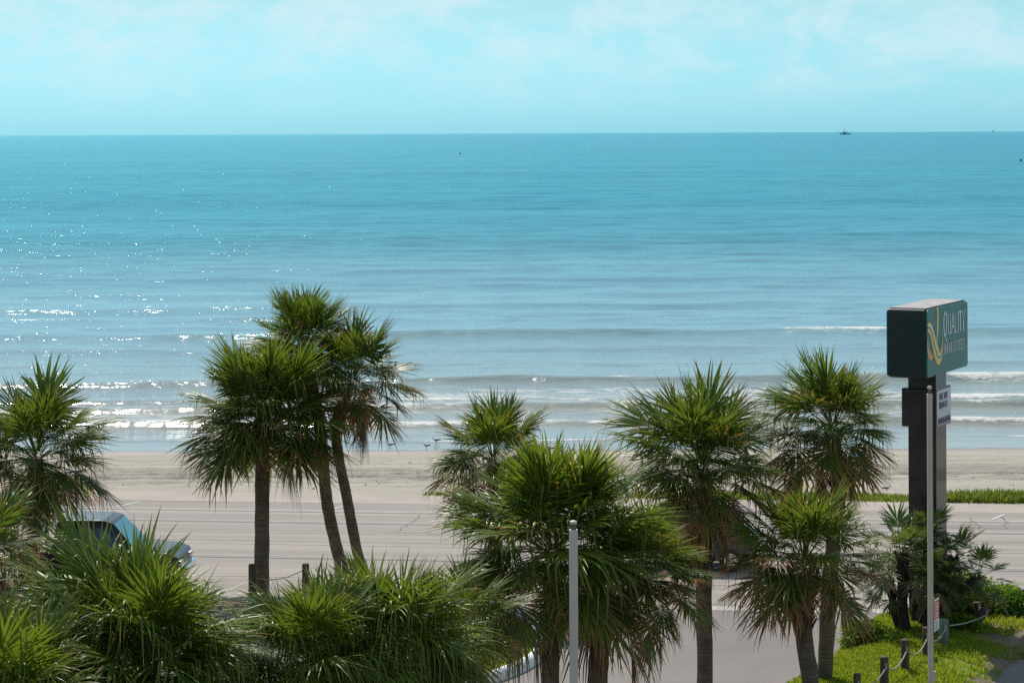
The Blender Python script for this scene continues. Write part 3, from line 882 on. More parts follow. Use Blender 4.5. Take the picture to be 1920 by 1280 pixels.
for e_ in (78, 55, 32, 10, -14, -40):
    SMALL[e_] = []
    for v_ in range(3):
        me_ = frond_mesh("frond", e_ + rng.uniform(-5, 5), 8000 + e_ * 5 + v_, Lp=0.58, L=0.60, nseg=30, span=95, spread=0.12, droop=0.06, curl=0.05, fold=-0.1, bend=0.35, petw=0.011)
        me_.materials.append(M['fanpalm']); SMALL[e_].append(me_)
for e_ in LIBN: LIBN[e_] = LIBN[e_] + LIB[e_][:2]
EL, EL_S, EL_N = sorted(CL), sorted(SMALL), sorted(LIBN)

def trunk_mesh(path, r0, r1, seed, bulge=0.0, boots=0, n=14, bs=1.0):
    """trunk lofted along a path (local points, base first), leaf-base boots near the top joined in"""
    pts = spline(path, 7)
    r = random.Random(seed)
    V, F = [], []
    tot = len(pts)
    def rad(i):
        t = i / (tot - 1)
        q = r0 + (r1 - r0) * t
        q *= 1 + 0.22 * math.exp(-t / 0.05)
        q *= 1 + bulge * max(0, (t - 0.55) / 0.45) ** 1.2
        return q
    for i, p in enumerate(pts):
        t = (pts[min(i + 1, tot - 1)] - pts[max(i - 1, 0)]).normalized()
        a = t.cross(Vector((0, 1, 0))).normalized(); b = t.cross(a)
        for k in range(n):
            th = 2 * math.pi * k / n
            q = rad(i) * (1 + r.uniform(-.05, .05))
            V.append(p + (a * math.cos(th) + b * math.sin(th)) * q)
    for i in range(tot - 1):
        for k in range(n):
            k2 = (k + 1) % n
            F.append((i * n + k, i * n + k2, (i + 1) * n + k2, (i + 1) * n + k))
    F.append(tuple((tot - 1) * n + k for k in range(n)))
    me = bpy.data.meshes.new("trunk")
    me.from_pydata([tuple(v) for v in V], [], F)
    me.polygons.foreach_set("use_smooth", [True] * len(me.polygons))
    bootm = None
    if boots:
        m = MB()
        span = pts[int(tot * 0.60):]
        for i in range(boots):
            u = i / boots
            fi = u * (len(span) - 1); k = min(int(fi), len(span) - 2)
            p = span[k].lerp(span[k + 1], fi - k)
            th = i * 2.39996 + r.uniform(-.2, .2)
            idx = int(tot * 0.60) + k
            q = rad(idx)
            o = Vector((math.cos(th), math.sin(th), 0)); s = Vector((-math.sin(th), math.cos(th), 0))
            w0, w1, L = 0.075 * bs, 0.04 * bs, r.uniform(.16, .30) * bs
            A = p + o * (q * .85); B = p + o * (q + L * .45) + Vector((0, 0, L))
            vs = [A - s * w0, A + s * w0, A + s * w0 * .6 - o * .03 + Vector((0, 0, .03)), A - s * w0 * .6 - o * .03 + Vector((0, 0, .03)),
                  B - s * w1, B + s * w1, B + s * w1 - o * .025, B - s * w1 - o * .025]
            vs = [v + Vector((0, 0, -0.06)) for v in vs]
            m.add(vs, [(0, 1, 5, 4), (1, 2, 6, 5), (2, 3, 7, 6), (3, 0, 4, 7), (4, 5, 6, 7)])
        bootm = m.mesh("leaf_bases")
    return me, bootm, pts[-1]

def put_frond(name, me, parent, loc, az, tilt, s, col, twist=0.0):
    o = bpy.data.objects.new(name, me)
    C.objects.link(o)
    o.parent = parent
    o.location = loc
    o.rotation_euler = (twist, tilt, az)
    o.scale = (s, s, s)
    o.color = col
    return o

def crown(root, top, seed, R_, n=46, lo=-48, hi=86, dead=6, brown=0.25, light=0.5, sink=0.45, lib=None, els=None, skirt=0.0, power=0.85, matlist=None, az0=0.0, brown_old=0.5, gap=None):
    """fronds spiralling out of the top of a trunk; the young ones stand up, the old ones hang"""
    r = random.Random(seed)
    lib = lib or LIB; els = els or EL
    wind, wk = r.uniform(0, 6.28), r.uniform(.04, .16)
    s0 = R_ / (1.60 if lib is LIB else 1.62 if lib is LIBN else 1.12)
    for i in range(n):
        u = (i + 0.5) / n                                   # 0 young .. 1 old
        e = hi - (hi - lo) * u ** power + r.uniform(-9, 9)
        if lib is LIB: e = float(np.interp(u, (0, .14, .52, .80, 1.0), (hi, 64, 22, -8, lo))) + r.uniform(-9, 9)
        k = min(els, key=lambda q: abs(q - e))
        az = az0 + i * 2.39996 + r.uniform(-.35, .35)
        if gap and abs((math.degrees(az) - gap[0] + 180) % 360 - 180) < gap[1] and u > .4: continue
        tilt = -R(max(-9, min(9, e - k)))
        s = s0 * (r.uniform(0.90, 1.10) if r.random() < .7 else r.uniform(.68, .9)) * (0.86 if u < 0.08 else 1) * (1 + wk * math.cos(az - wind))
        off = Vector((math.cos(az), math.sin(az), 0)) * (0.08 + 0.07 * u) * s0
        br = max(0.0, min(1, brown * r.uniform(0.1, 1.0) * (0.4 + u) + brown_old * max(0, u - 0.45) * 1.5 * r.uniform(.2, 1.3)))
        li = max(0, min(1, light + 0.5 * (0.5 - u) + r.uniform(-.4, .4)))
        if lib is LIB and r.random() < .10: br = min(1, br + r.uniform(.15, .4))
        gr = 0.0
        if u > 0.8 and r.random() < 0.22: gr = r.uniform(.4, 1)
        put_frond("frond", r.choice(lib[k]), root, top + off + Vector((0, 0, -sink * u * s0)), az, tilt, s, (br, li, gr, 1), r.uniform(-.25, .25))
    for i in range(dead):
        az = az0 + i * 2.39996 * 1.3 + r.uniform(-.6, .6)
        if gap and abs((math.degrees(az) - gap[0] + 180) % 360 - 180) < gap[1]: continue
        off = Vector((math.cos(az), math.sin(az), 0)) * .12 * s0
        put_frond("dead_frond", r.choice(DEAD), root, top + off + Vector((0, 0, -sink * s0 - r.uniform(0, skirt))), az, r.uniform(-.1, .25),
                  s0 * r.uniform(.75, 1.05), (1, .3, r.uniform(.55, 1), 1), r.uniform(-.3, .3))

PALMS = "cabbage palms in front of the hotel"
def palm(label, cpx, cpy, d, R_, seed, basepx=None, path=None, r0=0.185, r1=0.165, bulge=0.0, boots=0, zbase=0.0, **kw):
    """cpx,cpy: photo pixel of the crown's heart; d: depth; path: photo pixels the trunk passes, base first"""
    top = at(cpx, cpy, d)
    bx = at(basepx if basepx is not None else cpx, 241 + FPX * H / d, d).x
    base = Vector((bx, d, zbase))
    root = empty("palm_tree", base)
    setp(root, label, "palm tree", PALMS)
    if path:
        P = [Vector((0, 0, -0.1))] + [at(a, b, d) - base for a, b in path] + [top - base - Vector((0, 0, .3))]
    else:
        tl = top - base - Vector((0, 0, .3))
        P = [Vector((0, 0, -0.1)), Vector((tl.x * .25, 0, tl.z * .33)), Vector((tl.x * .6, 0.02, tl.z * .66)), tl]
    me, bm_, tp = trunk_mesh(P, r0, r1, seed, bulge, boots)
    tr = link("trunk", me, M['trunk'], root)
    if bm_: setp(link("leaf_bases", bm_, M['boot'], tr), kind="stuff")
    crown(root, tp + Vector((0, 0, .3)), seed * 13 + 5, R_, **kw)
    return root

# ---- far row, along the road
palm("palm at the left edge, its crown of drooping fans above the black pickup", 70, 838, 61.5, 1.95, 1, basepx=58, boots=16, n=58, lo=-42, dead=6, brown=.22, skirt=.5, light=.45)
palm("stout straight palm left of the leaning pair, one thick trunk and round crown", 492, 778, 62.2, 2.12, 2, basepx=491, r0=.19, r1=.185, n=84, lo=-10, hi=74, dead=1, brown=.12, light=.45, sink=.35)
palm("rear palm of the leaning pair, tallest crown, left curved trunk", 570, 645, 64.0, 1.68, 3, basepx=652, path=[(632, 1030), (613, 940), (606, 870), (596, 780)], r0=.165, r1=.15, n=60, lo=-36, dead=3, brown=.2)
palm("leaning palm with slim dark trunk and rust-tipped fans, right of the pair", 662, 698, 63.0, 1.52, 4, basepx=690, path=[(668, 1025), (650, 930), (634, 850), (630, 790)], r0=.14, r1=.125, n=42, lo=-46, dead=7, brown=.50, brown_old=1.0, light=.3, skirt=.4, gap=(170, 60))
palm("small palm behind the centre, crown half hidden by the largest palm", 926, 850, 60.5, 1.62, 5, basepx=930, n=50, lo=-44, dead=4, brown=.28, brown_old=.55)
palm("palm left of the pylon sign with trunk slanting down behind the shorter palm", 1562, 785, 51.5, 1.50, 6, basepx=1545, path=[(1548, 1240), (1556, 1080), (1572, 940)], r0=.165, r1=.16, boots=18, n=60, lo=-44, dead=6, brown=.3, brown_old=.5, skirt=.5)
# ---- middle row
palm("tall palm with straight trunk right of the grey lamp post", 1318, 858, 50.0, 1.78, 7, basepx=1322, r0=.165, r1=.16, boots=14, n=66, lo=-44, dead=7, brown=.25, brown_old=.5, skirt=.7)
palm("largest palm in the centre, its crown behind the grey lamp post", 1036, 1002, 45.0, 2.0, 31, basepx=1030, r0=.16, r1=.16, boots=22, n=82, hi=74, lo=-36, dead=4, brown=.08, brown_old=.4, skirt=.6, light=.8)
palm("short palm tucked under the central palm, with ragged brown skirt", 1202, 1062, 45.5, 1.42, 9, basepx=1122, path=[(1121, 1260), (1138, 1170)], r0=.20, r1=.18, boots=16, n=58, lo=-42, dead=5, brown=.28, brown_old=.7, skirt=.5)
palm("short palm with bulging scaly trunk top beside the driveway", 1508, 1030, 48.0, 1.50, 10, basepx=1527, path=[(1520, 1280), (1504, 1160)], r0=.17, r1=.17, bulge=.62, boots=60, n=56, lo=-32, dead=4, brown=.4, brown_old=.75, skirt=.3)
# ---- near row, crowns cut by the lower edge
NR = dict(lib=LIBN, els=EL_N, power=.82, hi=80)
palm("broad green palm crown low on the left in front of the pickup", 268, 1228, 36.5, 2.12, 11, n=112, lo=-36, dead=2, brown=.16, brown_old=.4, light=.6, **NR)
palm("pale green palm crown cut by the bottom left corner", 30, 1322, 34.5, 1.72, 12, n=80, lo=-32, dead=0, brown=.10, brown_old=.3, light=.9, **NR)
palm("bushy light green palm crown at the bottom, left of centre", 728, 1196, 39.5, 1.66, 13, n=88, lo=-36, dead=2, brown=.12, brown_old=.3, light=.85, **NR)
palm("lower half of the bushy twin crowns, bottom left of centre", 590, 1228, 38.0, 1.60, 14, n=82, lo=-36, dead=2, brown=.14, brown_old=.3, light=.75, **NR)
palm("palm crown squeezed between the bushy crowns and the central palm", 850, 1165, 41.5, 1.12, 15, n=44, lo=-40, dead=6, brown=.3, brown_old=.5, light=.6, skirt=.2)
palm("browned palm cut by the left edge beside the pickup", -46, 1035, 44.5, 1.45, 16, n=36, lo=-50, dead=12, brown=.45, brown_old=1.0, light=.4, skirt=.7)

# ---- clump of small fan palms at the foot of the pylon
def fan_clump():
    d0 = 56.3
    zb = 0.33
    base = at(1705, 0, d0); base.z = zb
    root = empty("fan_palm", base)
    setp(root, "clump of small dark fan palms at the foot of the pylon sign", "palm tree")
    stems = [  # base px, top px, top py, depth offset, radius, crown radius, fronds
        (1694, 1690, 1035, 0.0, .17, 1.08, 32), (1683, 1664, 1085, .4, .12, .72, 20), (1712, 1738, 1000, .9, .13, .85, 24),
        (1722, 1790, 1045, .5, .13, .95, 30), (1728, 1832, 1082, .0, .11, .80, 18), (1735, 1752, 1075, -.3, .13, .75, 18)]
    for i, (bx, tx, ty, dd, rr, cr, n) in enumerate(stems):
        d = d0 + dd
        b = at(bx, 0, d); b.z = zb - .1
        t = at(tx, ty, d)
        b -= base; t -= base
        P = [b, b.lerp(t, .3) + Vector((-.06, 0, .08)), b.lerp(t, .65) + Vector((0, 0, .06)), t]
        me, bm_, tp = trunk_mesh(P, rr * .8, rr * .7, 60 + i, 0.1, 60, bs=.5)
        tr = link("trunk", me, M['dark_scale'], root)
        setp(link("leaf_bases", bm_, M['dark_scale'], tr), kind="stuff")
        crown(root, tp, 700 + i, cr, n=n + 8, lo=-42, dead=0, brown=.2, brown_old=.55, light=.35, lib=SMALL, els=EL_S, sink=.25)
fan_clump()

# ------------------------------------------------------------------ pylon sign
# stroke letters: polylines on a unit-high grid, (width, [strokes]); serifs are added for the serif face
GL = {
 'A': (.78, [[(0, 0), (.39, 1)], [(.39, 1), (.78, 0)], [(.16, .34), (.62, .34)]]),
 'B': (.62, [[(.06, 0), (.06, 1)], [(.06, 1), (.4, 1), (.54, .88), (.54, .64), (.4, .52), (.06, .52)], [(.4, .52), (.6, .38), (.6, .14), (.42, 0), (.06, 0)]]),
 'D': (.70, [[(.06, 0), (.06, 1)], [(.06, 1), (.38, 1), (.6, .82), (.66, .5), (.6, .18), (.38, 0), (.06, 0)]]),
 'E': (.58, [[(.06, 0), (.06, 1)], [(.06, 1), (.56, 1)], [(.06, .52), (.46, .52)], [(.06, 0), (.58, 0)]]),
 'F': (.56, [[(.06, 0), (.06, 1)], [(.06, 1), (.56, 1)], [(.06, .52), (.46, .52)]]),
 'H': (.70, [[(.06, 0), (.06, 1)], [(.64, 0), (.64, 1)], [(.06, .5), (.64, .5)]]),
 'I': (.22, [[(.11, 0), (.11, 1)]]),
 'K': (.66, [[(.06, 0), (.06, 1)], [(.62, 1), (.06, .42)], [(.24, .6), (.66, 0)]]),
 'L': (.56, [[(.06, 1), (.06, 0), (.56, 0)]]),
 'N': (.74, [[(.06, 0), (.06, 1)], [(.06, 1), (.68, 0)], [(.68, 0), (.68, 1)]]),
 'O': (.76, [[(.38, 1), (.14, .9), (.04, .5), (.14, .1), (.38, 0), (.62, .1), (.72, .5), (.62, .9), (.38, 1)]]),
 'P': (.60, [[(.06, 0), (.06, 1)], [(.06, 1), (.42, 1), (.58, .87), (.58, .6), (.42, .47), (.06, .47)]]),
 'Q': (.95, [[(.44, 1.18), (.2, 1.04), (.06, .6), (.14, .12), (.42, -.05), (.68, .1), (.8, .55), (.7, 1.02), (.44, 1.18)], [(.22, .02), (.42, -.02), (.62, -.3), (.86, -.34)], [(.1, -.05), (.3, .05)]]),
 'R': (.66, [[(.06, 0), (.06, 1)], [(.06, 1), (.42, 1), (.56, .87), (.56, .62), (.42, .5), (.06, .5)], [(.34, .5), (.66, 0)]]),
 'S': (.58, [[(.52, .84), (.38, 1), (.18, 1), (.06, .86), (.08, .64), (.28, .52), (.48, .4), (.54, .2), (.42, .02), (.2, 0), (.05, .16)]]),
 'T': (.64, [[(.32, 0), (.32, 1)], [(0, 1), (.64, 1)]]),
 'U': (.72, [[(.07, 1), (.07, .3), (.18, .05), (.36, 0), (.55, .05), (.65, .3), (.65, 1)]]),
 'Y': (.70, [[(0, 1), (.35, .5), (.7, 1)], [(.35, .5), (.35, 0)]]),
 '&': (.76, [[(.74, 0), (.22, .7), (.2, .9), (.34, 1), (.48, .9), (.46, .74), (.12, .42), (.08, .16), (.24, 0), (.46, .05), (.7, .45)]]),
 '/': (.40, [[(.02, -.05), (.38, 1.05)]]),
 ' ': (.34, [])}

def ribbon(pts, wd):
    """flat ribbon quads along a 2-D polyline; wd may be a list"""
    pts = [Vector((p[0], p[1])) for p in pts]
    ws = wd if isinstance(wd, (list, tuple)) else [wd] * len(pts)
    L, Rr = [], []
    for i, p in enumerate(pts):
        t = pts[min(i + 1, len(pts) - 1)] - pts[max(i - 1, 0)]
        if t.length < 1e-9: t = Vector((1, 0))
        t.normalize(); nn = Vector((-t.y, t.x))
        L.append(p + nn * ws[i] / 2); Rr.append(p - nn * ws[i] / 2)
    return L, Rr

class Face:
    """flat lettering built on a sign face: u to the right, v up, metres"""
    def __init__(s, o, u, v, n): s.o, s.u, s.v, s.n, s.k = Vector(o), Vector(u), Vector(v), Vector(n), 0
    def P(s, a, b, h): return s.o + s.u * a + s.v * b + s.n * h
    def ribbons(s, name, lines, mat, parent, h=0.006, th=0.004):
        m = MB()
        for j, (pts, wd) in enumerate(lines):
            L, Rr = ribbon(pts, wd)
            hh = h + 0.0006 * (j % 4)
            for i in range(len(L) - 1):
                q = [L[i], L[i + 1], Rr[i + 1], Rr[i]]
                m.add([s.P(x, y, hh) for x, y in q], [(0, 1, 2, 3)])
        o = link(name, m.mesh(name, fix=False), mat, parent)
        return o
    def text(s, txt, u0, v0, height, width, sw=0.10, serif=False):
        tot = sum(GL[c][0] + .16 for c in txt) - .16
        k = width / tot
        out, x = [], 0.0
        for c in txt:
            wdt, strokes = GL[c]
            for st in strokes:
                p = [(u0 + (x + a) * k, v0 + b * height) for a, b in st]
                vert = abs(st[0][0] - st[-1][0]) < 0.05
                out.append((p, height * sw * (1.25 if vert else .8)))
                if serif and c not in 'QOS&':
                    for a, b in (st[0], st[-1]):
                        if abs(b) < .02 or abs(b - 1) < .02:
                            if c in 'TELF' and not vert: continue
                            out.append(([(u0 + (x + a - .13) * k, v0 + b * height), (u0 + (x + a + .13) * k, v0 + b * height)], height * sw * .5))
            x += wdt + .16
        return out

def rounded_rect(a, b, r, n=5):
    out = []
    for cx, cy, t0 in ((a / 2 - r, b / 2 - r, 0), (-a / 2 + r, b / 2 - r, 90), (-a / 2 + r, -b / 2 + r, 180), (a / 2 - r, -b / 2 + r, 270)):
        for k in range(n + 1):
            t = R(t0 + 90 * k / n)
            out.append((cx + r * math.cos(t), cy + r * math.sin(t)))
    return out

def pylon():
    d1 = 57.0
    TH = R(27)
    fu = Vector((math.sin(TH), math.cos(TH), 0))            # along the lettered face, near edge to far edge
    fn = Vector((math.cos(TH), -math.sin(TH), 0))           # lettered face looks to the right
    near = at(1735.6, 0, d1)
    Wd, Dp = 3.37, 1.0
    ztop, zbot = at(1735.6, 580, d1).z, at(1735.6, 711, d1).z
    hgt = ztop - zbot
    cen = near + fu * (Wd / 2) - fn * (Dp / 2); cen.z = 0
    root = empty("pylon_sign", (cen.x, cen.y, 0.25), math.atan2(fu.y, fu.x))
    setp(root, "tall dark pylon with green box sign lettered QUALITY INN & SUITES", "sign")
    # local axes: +x = along the lettered face, -y = out of the lettered face
    def loc(z): return z - 0.25
    m = MB()
    rr = rounded_rect(Wd, hgt, 0.11)
    m.prism(rr, -Dp / 2 + 0.03, Dp / 2 - .03, 'y')
    cab = m.build("cabinet", M['sign_shell'], root, (0, 0, loc((ztop + zbot) / 2)), bevel=0.05, seg=3)
    for sgn in (-1, 1):
        m = MB(); m.prism(rounded_rect(Wd - .05, hgt - .05, 0.10), sgn * (Dp / 2 - .028), sgn * Dp / 2, 'y')
        fp = m.build("sign_face", M['sign_green'], cab)
        if sgn > 0: fp["label"] = "green panel on the side facing away"
        if sgn < 0: face = fp
    m = MB(); m.box((0, 0, 0), (Wd - .16, Dp - .14, .02)); m.build("roof_sheet", simple("pale_top", (0.34, 0.31, 0.30), 0.8, var=0.25, scale=3), cab, (0, 0, hgt / 2 + .008))  # pale grey sheet over the dark green cabinet
    F = Face((-Wd / 2, -Dp / 2, -hgt / 2), (1, 0, 0), (0, 0, 1), (0, -1, 0))
    d2 = d1 + Wd * math.cos(TH)
    def q(x, y):
        """pixel of an enlarged view of the face -> metres on the face"""
        s_ = (x - 722) / 568.0
        top = 228 - 128 * s_; bot = 1208 - 175 * s_
        u = 0.965 * s_ / (s_ + (1 - s_) * d2 / d1)
        return (max(0.012, u * Wd), (bot - y) / (bot - top) * hgt)
    def curve(ps, ws, n=7):
        pp = [Vector((*q(x, y), w_)) for (x, y), w_ in zip(ps, ws)]
        sp = spline(pp, n)
        return [(p.x, p.y) for p in sp], [max(.004, p.z) for p in sp]
    swoosh = [((724, 492), .10), ((748, 486), .12), ((775, 520), .13), ((800, 620), .14), ((828, 740), .16), ((858, 850), .18), ((884, 905), .17), ((908, 880), .12), ((926, 800), .085), ((934, 690), .05), ((930, 585), .012)]
    ps, ws = [a for a, b in swoosh], [b * 1.55 for a, b in swoosh]
    mm = [((875, 196), .135), ((876, 330), .13), ((874, 460), .12), ((868, 580), .10), ((860, 670), .07), ((853, 735), .03)]
    F.ribbons("swoosh", [curve([a for a, b in mm], [b for a, b in mm])], M['sign_gold'], face, h=.004)
    cr = [((724, 660), .02), ((733, 770), .12), ((748, 850), .20), ((770, 893), .16), ((792, 895), .09), ((806, 870), .04)]
    F.ribbons("swoosh", [curve([a for a, b in cr], [b for a, b in cr])], M['sign_orange'], face, h=.006)
    F.ribbons("swoosh", [curve(ps, [b * 1.35 for b in ws])], M['sign_gold'], face, h=.009)
    F.ribbons("swoosh", [curve([(x + 3, y - 16) for x, y in ps], [b * .62 for b in ws])], M['sign_cream'], face, h=.012)
    F.ribbons("swoosh", [curve([(x + 1, y - 2) for x, y in ps], [b * .22 for b in ws])], M['sign_green'], face, h=.015)
    u0, v0 = q(957, 678); u1, v1 = q(1262, 606)
    F.ribbons("lettering", F.text("QUALITY", u0, hgt * .57, hgt * .285, u1 - u0, .13, True), M['sign_white'], face)
    u0, v0 = q(960, 925); u1, _ = q(1258, 840)
    wt = u1 - u0
    for wrd, a_, b_ in (("INN", 0, .27), ("&", .315, .40), ("SUITES", .445, 1.0)):
        F.ribbons("lettering", F.text(wrd, u0 + wt * a_, hgt * .30, hgt * .135, wt * (b_ - a_), .12, True), M['sign_white'], face)
    # column, offset under the cabinet as seen
    cw, cd = 0.84, 0.69
    ncol = at(1752, 0, d1 + .55)
    cc = ncol + fu * (cw / 2) - fn * (cd / 2)
    Minv = Matrix.Rotation(-math.atan2(fu.y, fu.x), 4, 'Z')
    lc = Minv @ Vector((cc.x - cen.x, cc.y - cen.y, 0))
    m = MB(); m.box((0, 0, 0), (cw, cd, loc(zbot) + .35)); col = m.build("column", M['sign_dark'], root, (lc.x, lc.y, (loc(zbot) + .35) / 2 - .3), bevel=.015)
    # reader board wrapped round the column
    bw, bd = 1.22, 0.85
    nb = at(1752, 0, d1 + .50)
    zb1, zb0 = at(1752, 730, d1 + .5).z, at(1752, 803, d1 + .5).z
    bc = nb + fu * (bw / 2) - fn * (bd / 2)
    lb = Minv @ Vector((bc.x - cen.x, bc.y - cen.y, 0))
    m = MB(); m.prism(rounded_rect(bw, zb1 - zb0, .05), -bd / 2, bd / 2, 'y')
    brd = m.build("reader_board", M['sign_dark'], root, (lb.x, lb.y, loc((zb0 + zb1) / 2)), bevel=.015)
    hh = zb1 - zb0
    m = MB(); m.prism(rounded_rect(bw - .09, hh - .09, .05), -bd / 2 - .012, -bd / 2 + .01, 'y')
    pan = m.build("letter_panel", M['panel_white'], brd)
    F2 = Face((-bw / 2, -bd / 2 - .013, -hh / 2), (1, 0, 0), (0, 0, 1), (0, -1, 0))
    F2.ribbons("lettering", F2.text("FREE HOT", .22, hh * .70, hh * .155, .66, .19) + F2.text("BREAKFAST", .22, hh * .475, hh * .155, .66, .19), M['letter'], brd, h=.003)
    F2.ribbons("swoosh", [([(.18, hh * .30), (.5, hh * .40), (.75, hh * .38), (1.08, hh * .27)], [.01, .02, .03, .01])], simple("faded_swoosh", (.5, .5, .53), .5, var=.05), brd, h=.002)
    F2.ribbons("text_band", [([(.11, hh * .155), (bw - .09, hh * .155)], hh * .19)], M['panel_grey'], brd, h=.002)
    F2.ribbons("lettering", F2.text("INDOOR/HEATED POOL", .13, hh * .095, hh * .12, bw - .26, .2), M['letter'], brd, h=.004)
pylon()

# ------------------------------------------------------------------ poles
def poles():
    d = 40.0
    top = at(1075, 992, d); s = .14
    root = empty("lamp_post", (top.x, d, 0)); setp(root, "plain light grey square steel post in front of the central palm", "post")
    m = MB(); m.box((0, 0, top.z / 2), (s, s, top.z)); m.build("shaft", M['pole_grey'], root, bevel=.008)
    m = MB(); m.tube([(0, 0, top.z), (0, 0, top.z + .10)], .045, 10); m.build("neck", M['rust'], root)
    m = MB(); m.tube([(0, 0, top.z + .095), (0, 0, top.z + .135), (0, 0, top.z + .15)], [.06, .06, .03], 10); m.build("cap", M['pole_grey'], root)
    d = 46.0
    top = at(1743, 738, d); s = .096
    root = empty("flag_pole", (top.x, d, 0)); setp(root, "thin tan square steel pole standing in front of the pylon sign", "post")
    m = MB(); m.box((0, 0, top.z / 2), (s, s, top.z)); m.build("shaft", M['pole_tan'], root, bevel=.006)
    m = MB(); m.tube([(0, 0, top.z), (0, 0, top.z + .10)], .03, 10); m.build("neck", M['rust'], root)
    m = MB(); m.tube([(0, 0, top.z + .09), (0, 0, top.z + .135), (0, 0, top.z + .15)], [.045, .045, .03], 10); m.build("cap", M['pole_tan'], root)
    z = at(1752, 1266, d).z
    m = MB(); m.box((s / 2 + .025, 0, z), (.05, .07, .17)); m.build("junction_box", M['pole_tan'], root)
    # notice plate strapped to the pole, seen nearly edge-on
    z0, z1 = at(1750, 1184, d).z, at(1750, 1125, d).z
    ang = R(66)
    sg = empty("notice_plate", (top.x + .068, d - .02, z0), ang)
    setp(sg, "small red and white notice strapped to the thin tan pole", "sign")
    hh = z1 - z0
    m = MB(); m.box((.18, 0, hh / 2), (.36, .008, hh)); m.build("plate", M['sign_white'], sg)
    m = MB(); m.box((.18, -.006, hh * .66), (.33, .004, hh * .60)); m.build("red_field", M['red'], sg)
    F = Face((0, -.0085, 0), (1, 0, 0), (0, 0, 1), (0, -1, 0))
    r = random.Random(3)
    ln = []
    for k, v in enumerate((.86, .76, .66, .56, .46)):
        ln.append(([(.05 + r.uniform(0, .03), hh * v), (.31 - r.uniform(0, .05), hh * v)], hh * (.05 if k % 2 else .03)))
    F.ribbons("lettering", ln, M['sign_white'], sg, h=.001)
    ln = [([(.05, hh * v), (.30 - r.uniform(0, .06), hh * v)], hh * .03) for v in (.27, .20, .13, .06)]
    F.ribbons("lettering", ln, M['letter'], sg, h=-.003)
poles()

# ------------------------------------------------------------------ rope fences
def post(label, px, top_py, d, wd, mat='wood', bot=None, lean=0.0, square=False, group="posts of the rope fence"):
    t = at(px, top_py, d)
    zb = float(hz_r(np.array([t.x]), np.array([d]))[()][0]) if px > 1400 else 0.06
    zb = max(zb, 0.0)
    o = empty("fence_post", (t.x - lean, d, zb)); setp(o, label, "post", group)
    hgt = t.z - zb
    m = MB()
    r = wd / 2
    m.tube([(0, 0, -.25), (0, 0, hgt * .3), (lean, 0, hgt - .02), (lean * 1.02, 0, hgt)], [r * 1.03, r, r * .98, r * .86], 14 if not square else 4)
    m.build("shaft", M[mat], o, smooth=not square)
    return o, t, zb

def cleat(o, z, x=0.0, y=-.11):
    m = MB(); m.box((x, y, z), (.05, .03, .14)); m.build("rope_hook", M['rope'], o)

ROPES = []
def rope(label, a, b, sag, rad=.017):
    pts = []
    for i in range(13):
        t = i / 12
        p = Vector(a).lerp(Vector(b), t); p.z -= sag * 4 * t * (1 - t)
        pts.append(p)
    m = MB(); m.tube(pts, rad, 6)
    o = m.build("rope", M['rope'], smooth=True); setp(o, label, "rope", "ropes of the fence")

fp = []
for lab, px, py, d, wd, mt in (
    ("nearest dark wooden post, only its top above the lower edge", 1607, 1262, 48.9, .155, 'wood'),
    ("dark wooden post second from the lower edge, rope tied on", 1658, 1230, 50.4, .185, 'wood'),
    ("dark wooden post standing clear on the bright lawn left of the tan pole", 1697, 1198, 52.0, .185, 'wood'),
    ("dark wooden post half hidden behind the thin tan pole", 1736, 1175, 53.4, .15, 'wood'),
    ("thick pale green treated post just right of the thin tan pole", 1769, 1160, 54.6, .24, 'wood_green'),
    ("dark post under the shrub, left of the leaning post", 1832, 1128, 57.4, .20, 'wood'),
    ("rearmost dark post in front of the shrub, right of the leaning post", 1857, 1118, 58.2, .19, 'wood')):
    o, t, zb = post(lab, px, py, d, wd, mt)
    cleat(o, (t.z - zb) * .72, .02, -wd / 2 - .01)
    fp.append((Vector((t.x + .02, d - wd / 2 - .03, zb + (t.z - zb) * .70)), wd))
o, t, zb = post("dark wooden post leaning right beside the dirt bank", 1850, 1140, 56.6, .20, 'wood', lean=.30)
cleat(o, (t.z - zb) * .8, .28, -.11)
lean_pt = Vector((t.x - .02, 56.45, zb + (t.z - zb) * .72))
o, t, zb = post("tilted stub of dark wood beside the leaning post", 1838, 1158, 56.2, .17, 'wood', lean=.26)
first = fp[0][0] + Vector((-.5, -1.3, 0))
rope("pale rope sagging up to the dark post second from the lower edge", fp[0][0], fp[1][0], .16)
rope("pale rope sagging across the bright lawn between two dark posts", fp[1][0], fp[2][0], .18)
rope("pale rope sagging behind the lawn post towards the tan pole", fp[2][0], fp[3][0], .22)
rope("pale rope looping behind the tan pole to the green post", fp[3][0], fp[4][0], .18)
rope("taut pale rope from the green post to the leaning post", fp[4][0] + Vector((.1, .05, .05)), lean_pt, .05)
rope("short pale rope from the leaning post to the post under the shrub", lean_pt + Vector((0, .05, .1)), fp[5][0], -.02)
po = []
for lab, px, py, d, wd in (("square wooden post against the trunk of the straight palm", 473, 1057, 61.6, .20), ("wooden post behind the bushy crown, right of the straight palm", 573, 1056, 62.8, .19)):
    o, t, zb = post(lab, px, py, d, wd, 'wood', square=False, group="posts along the road")
    po.append(Vector((t.x, d, zb + .55)))
rope("dark rope sagging between the two roadside posts", po[0], po[1], .16, .014)

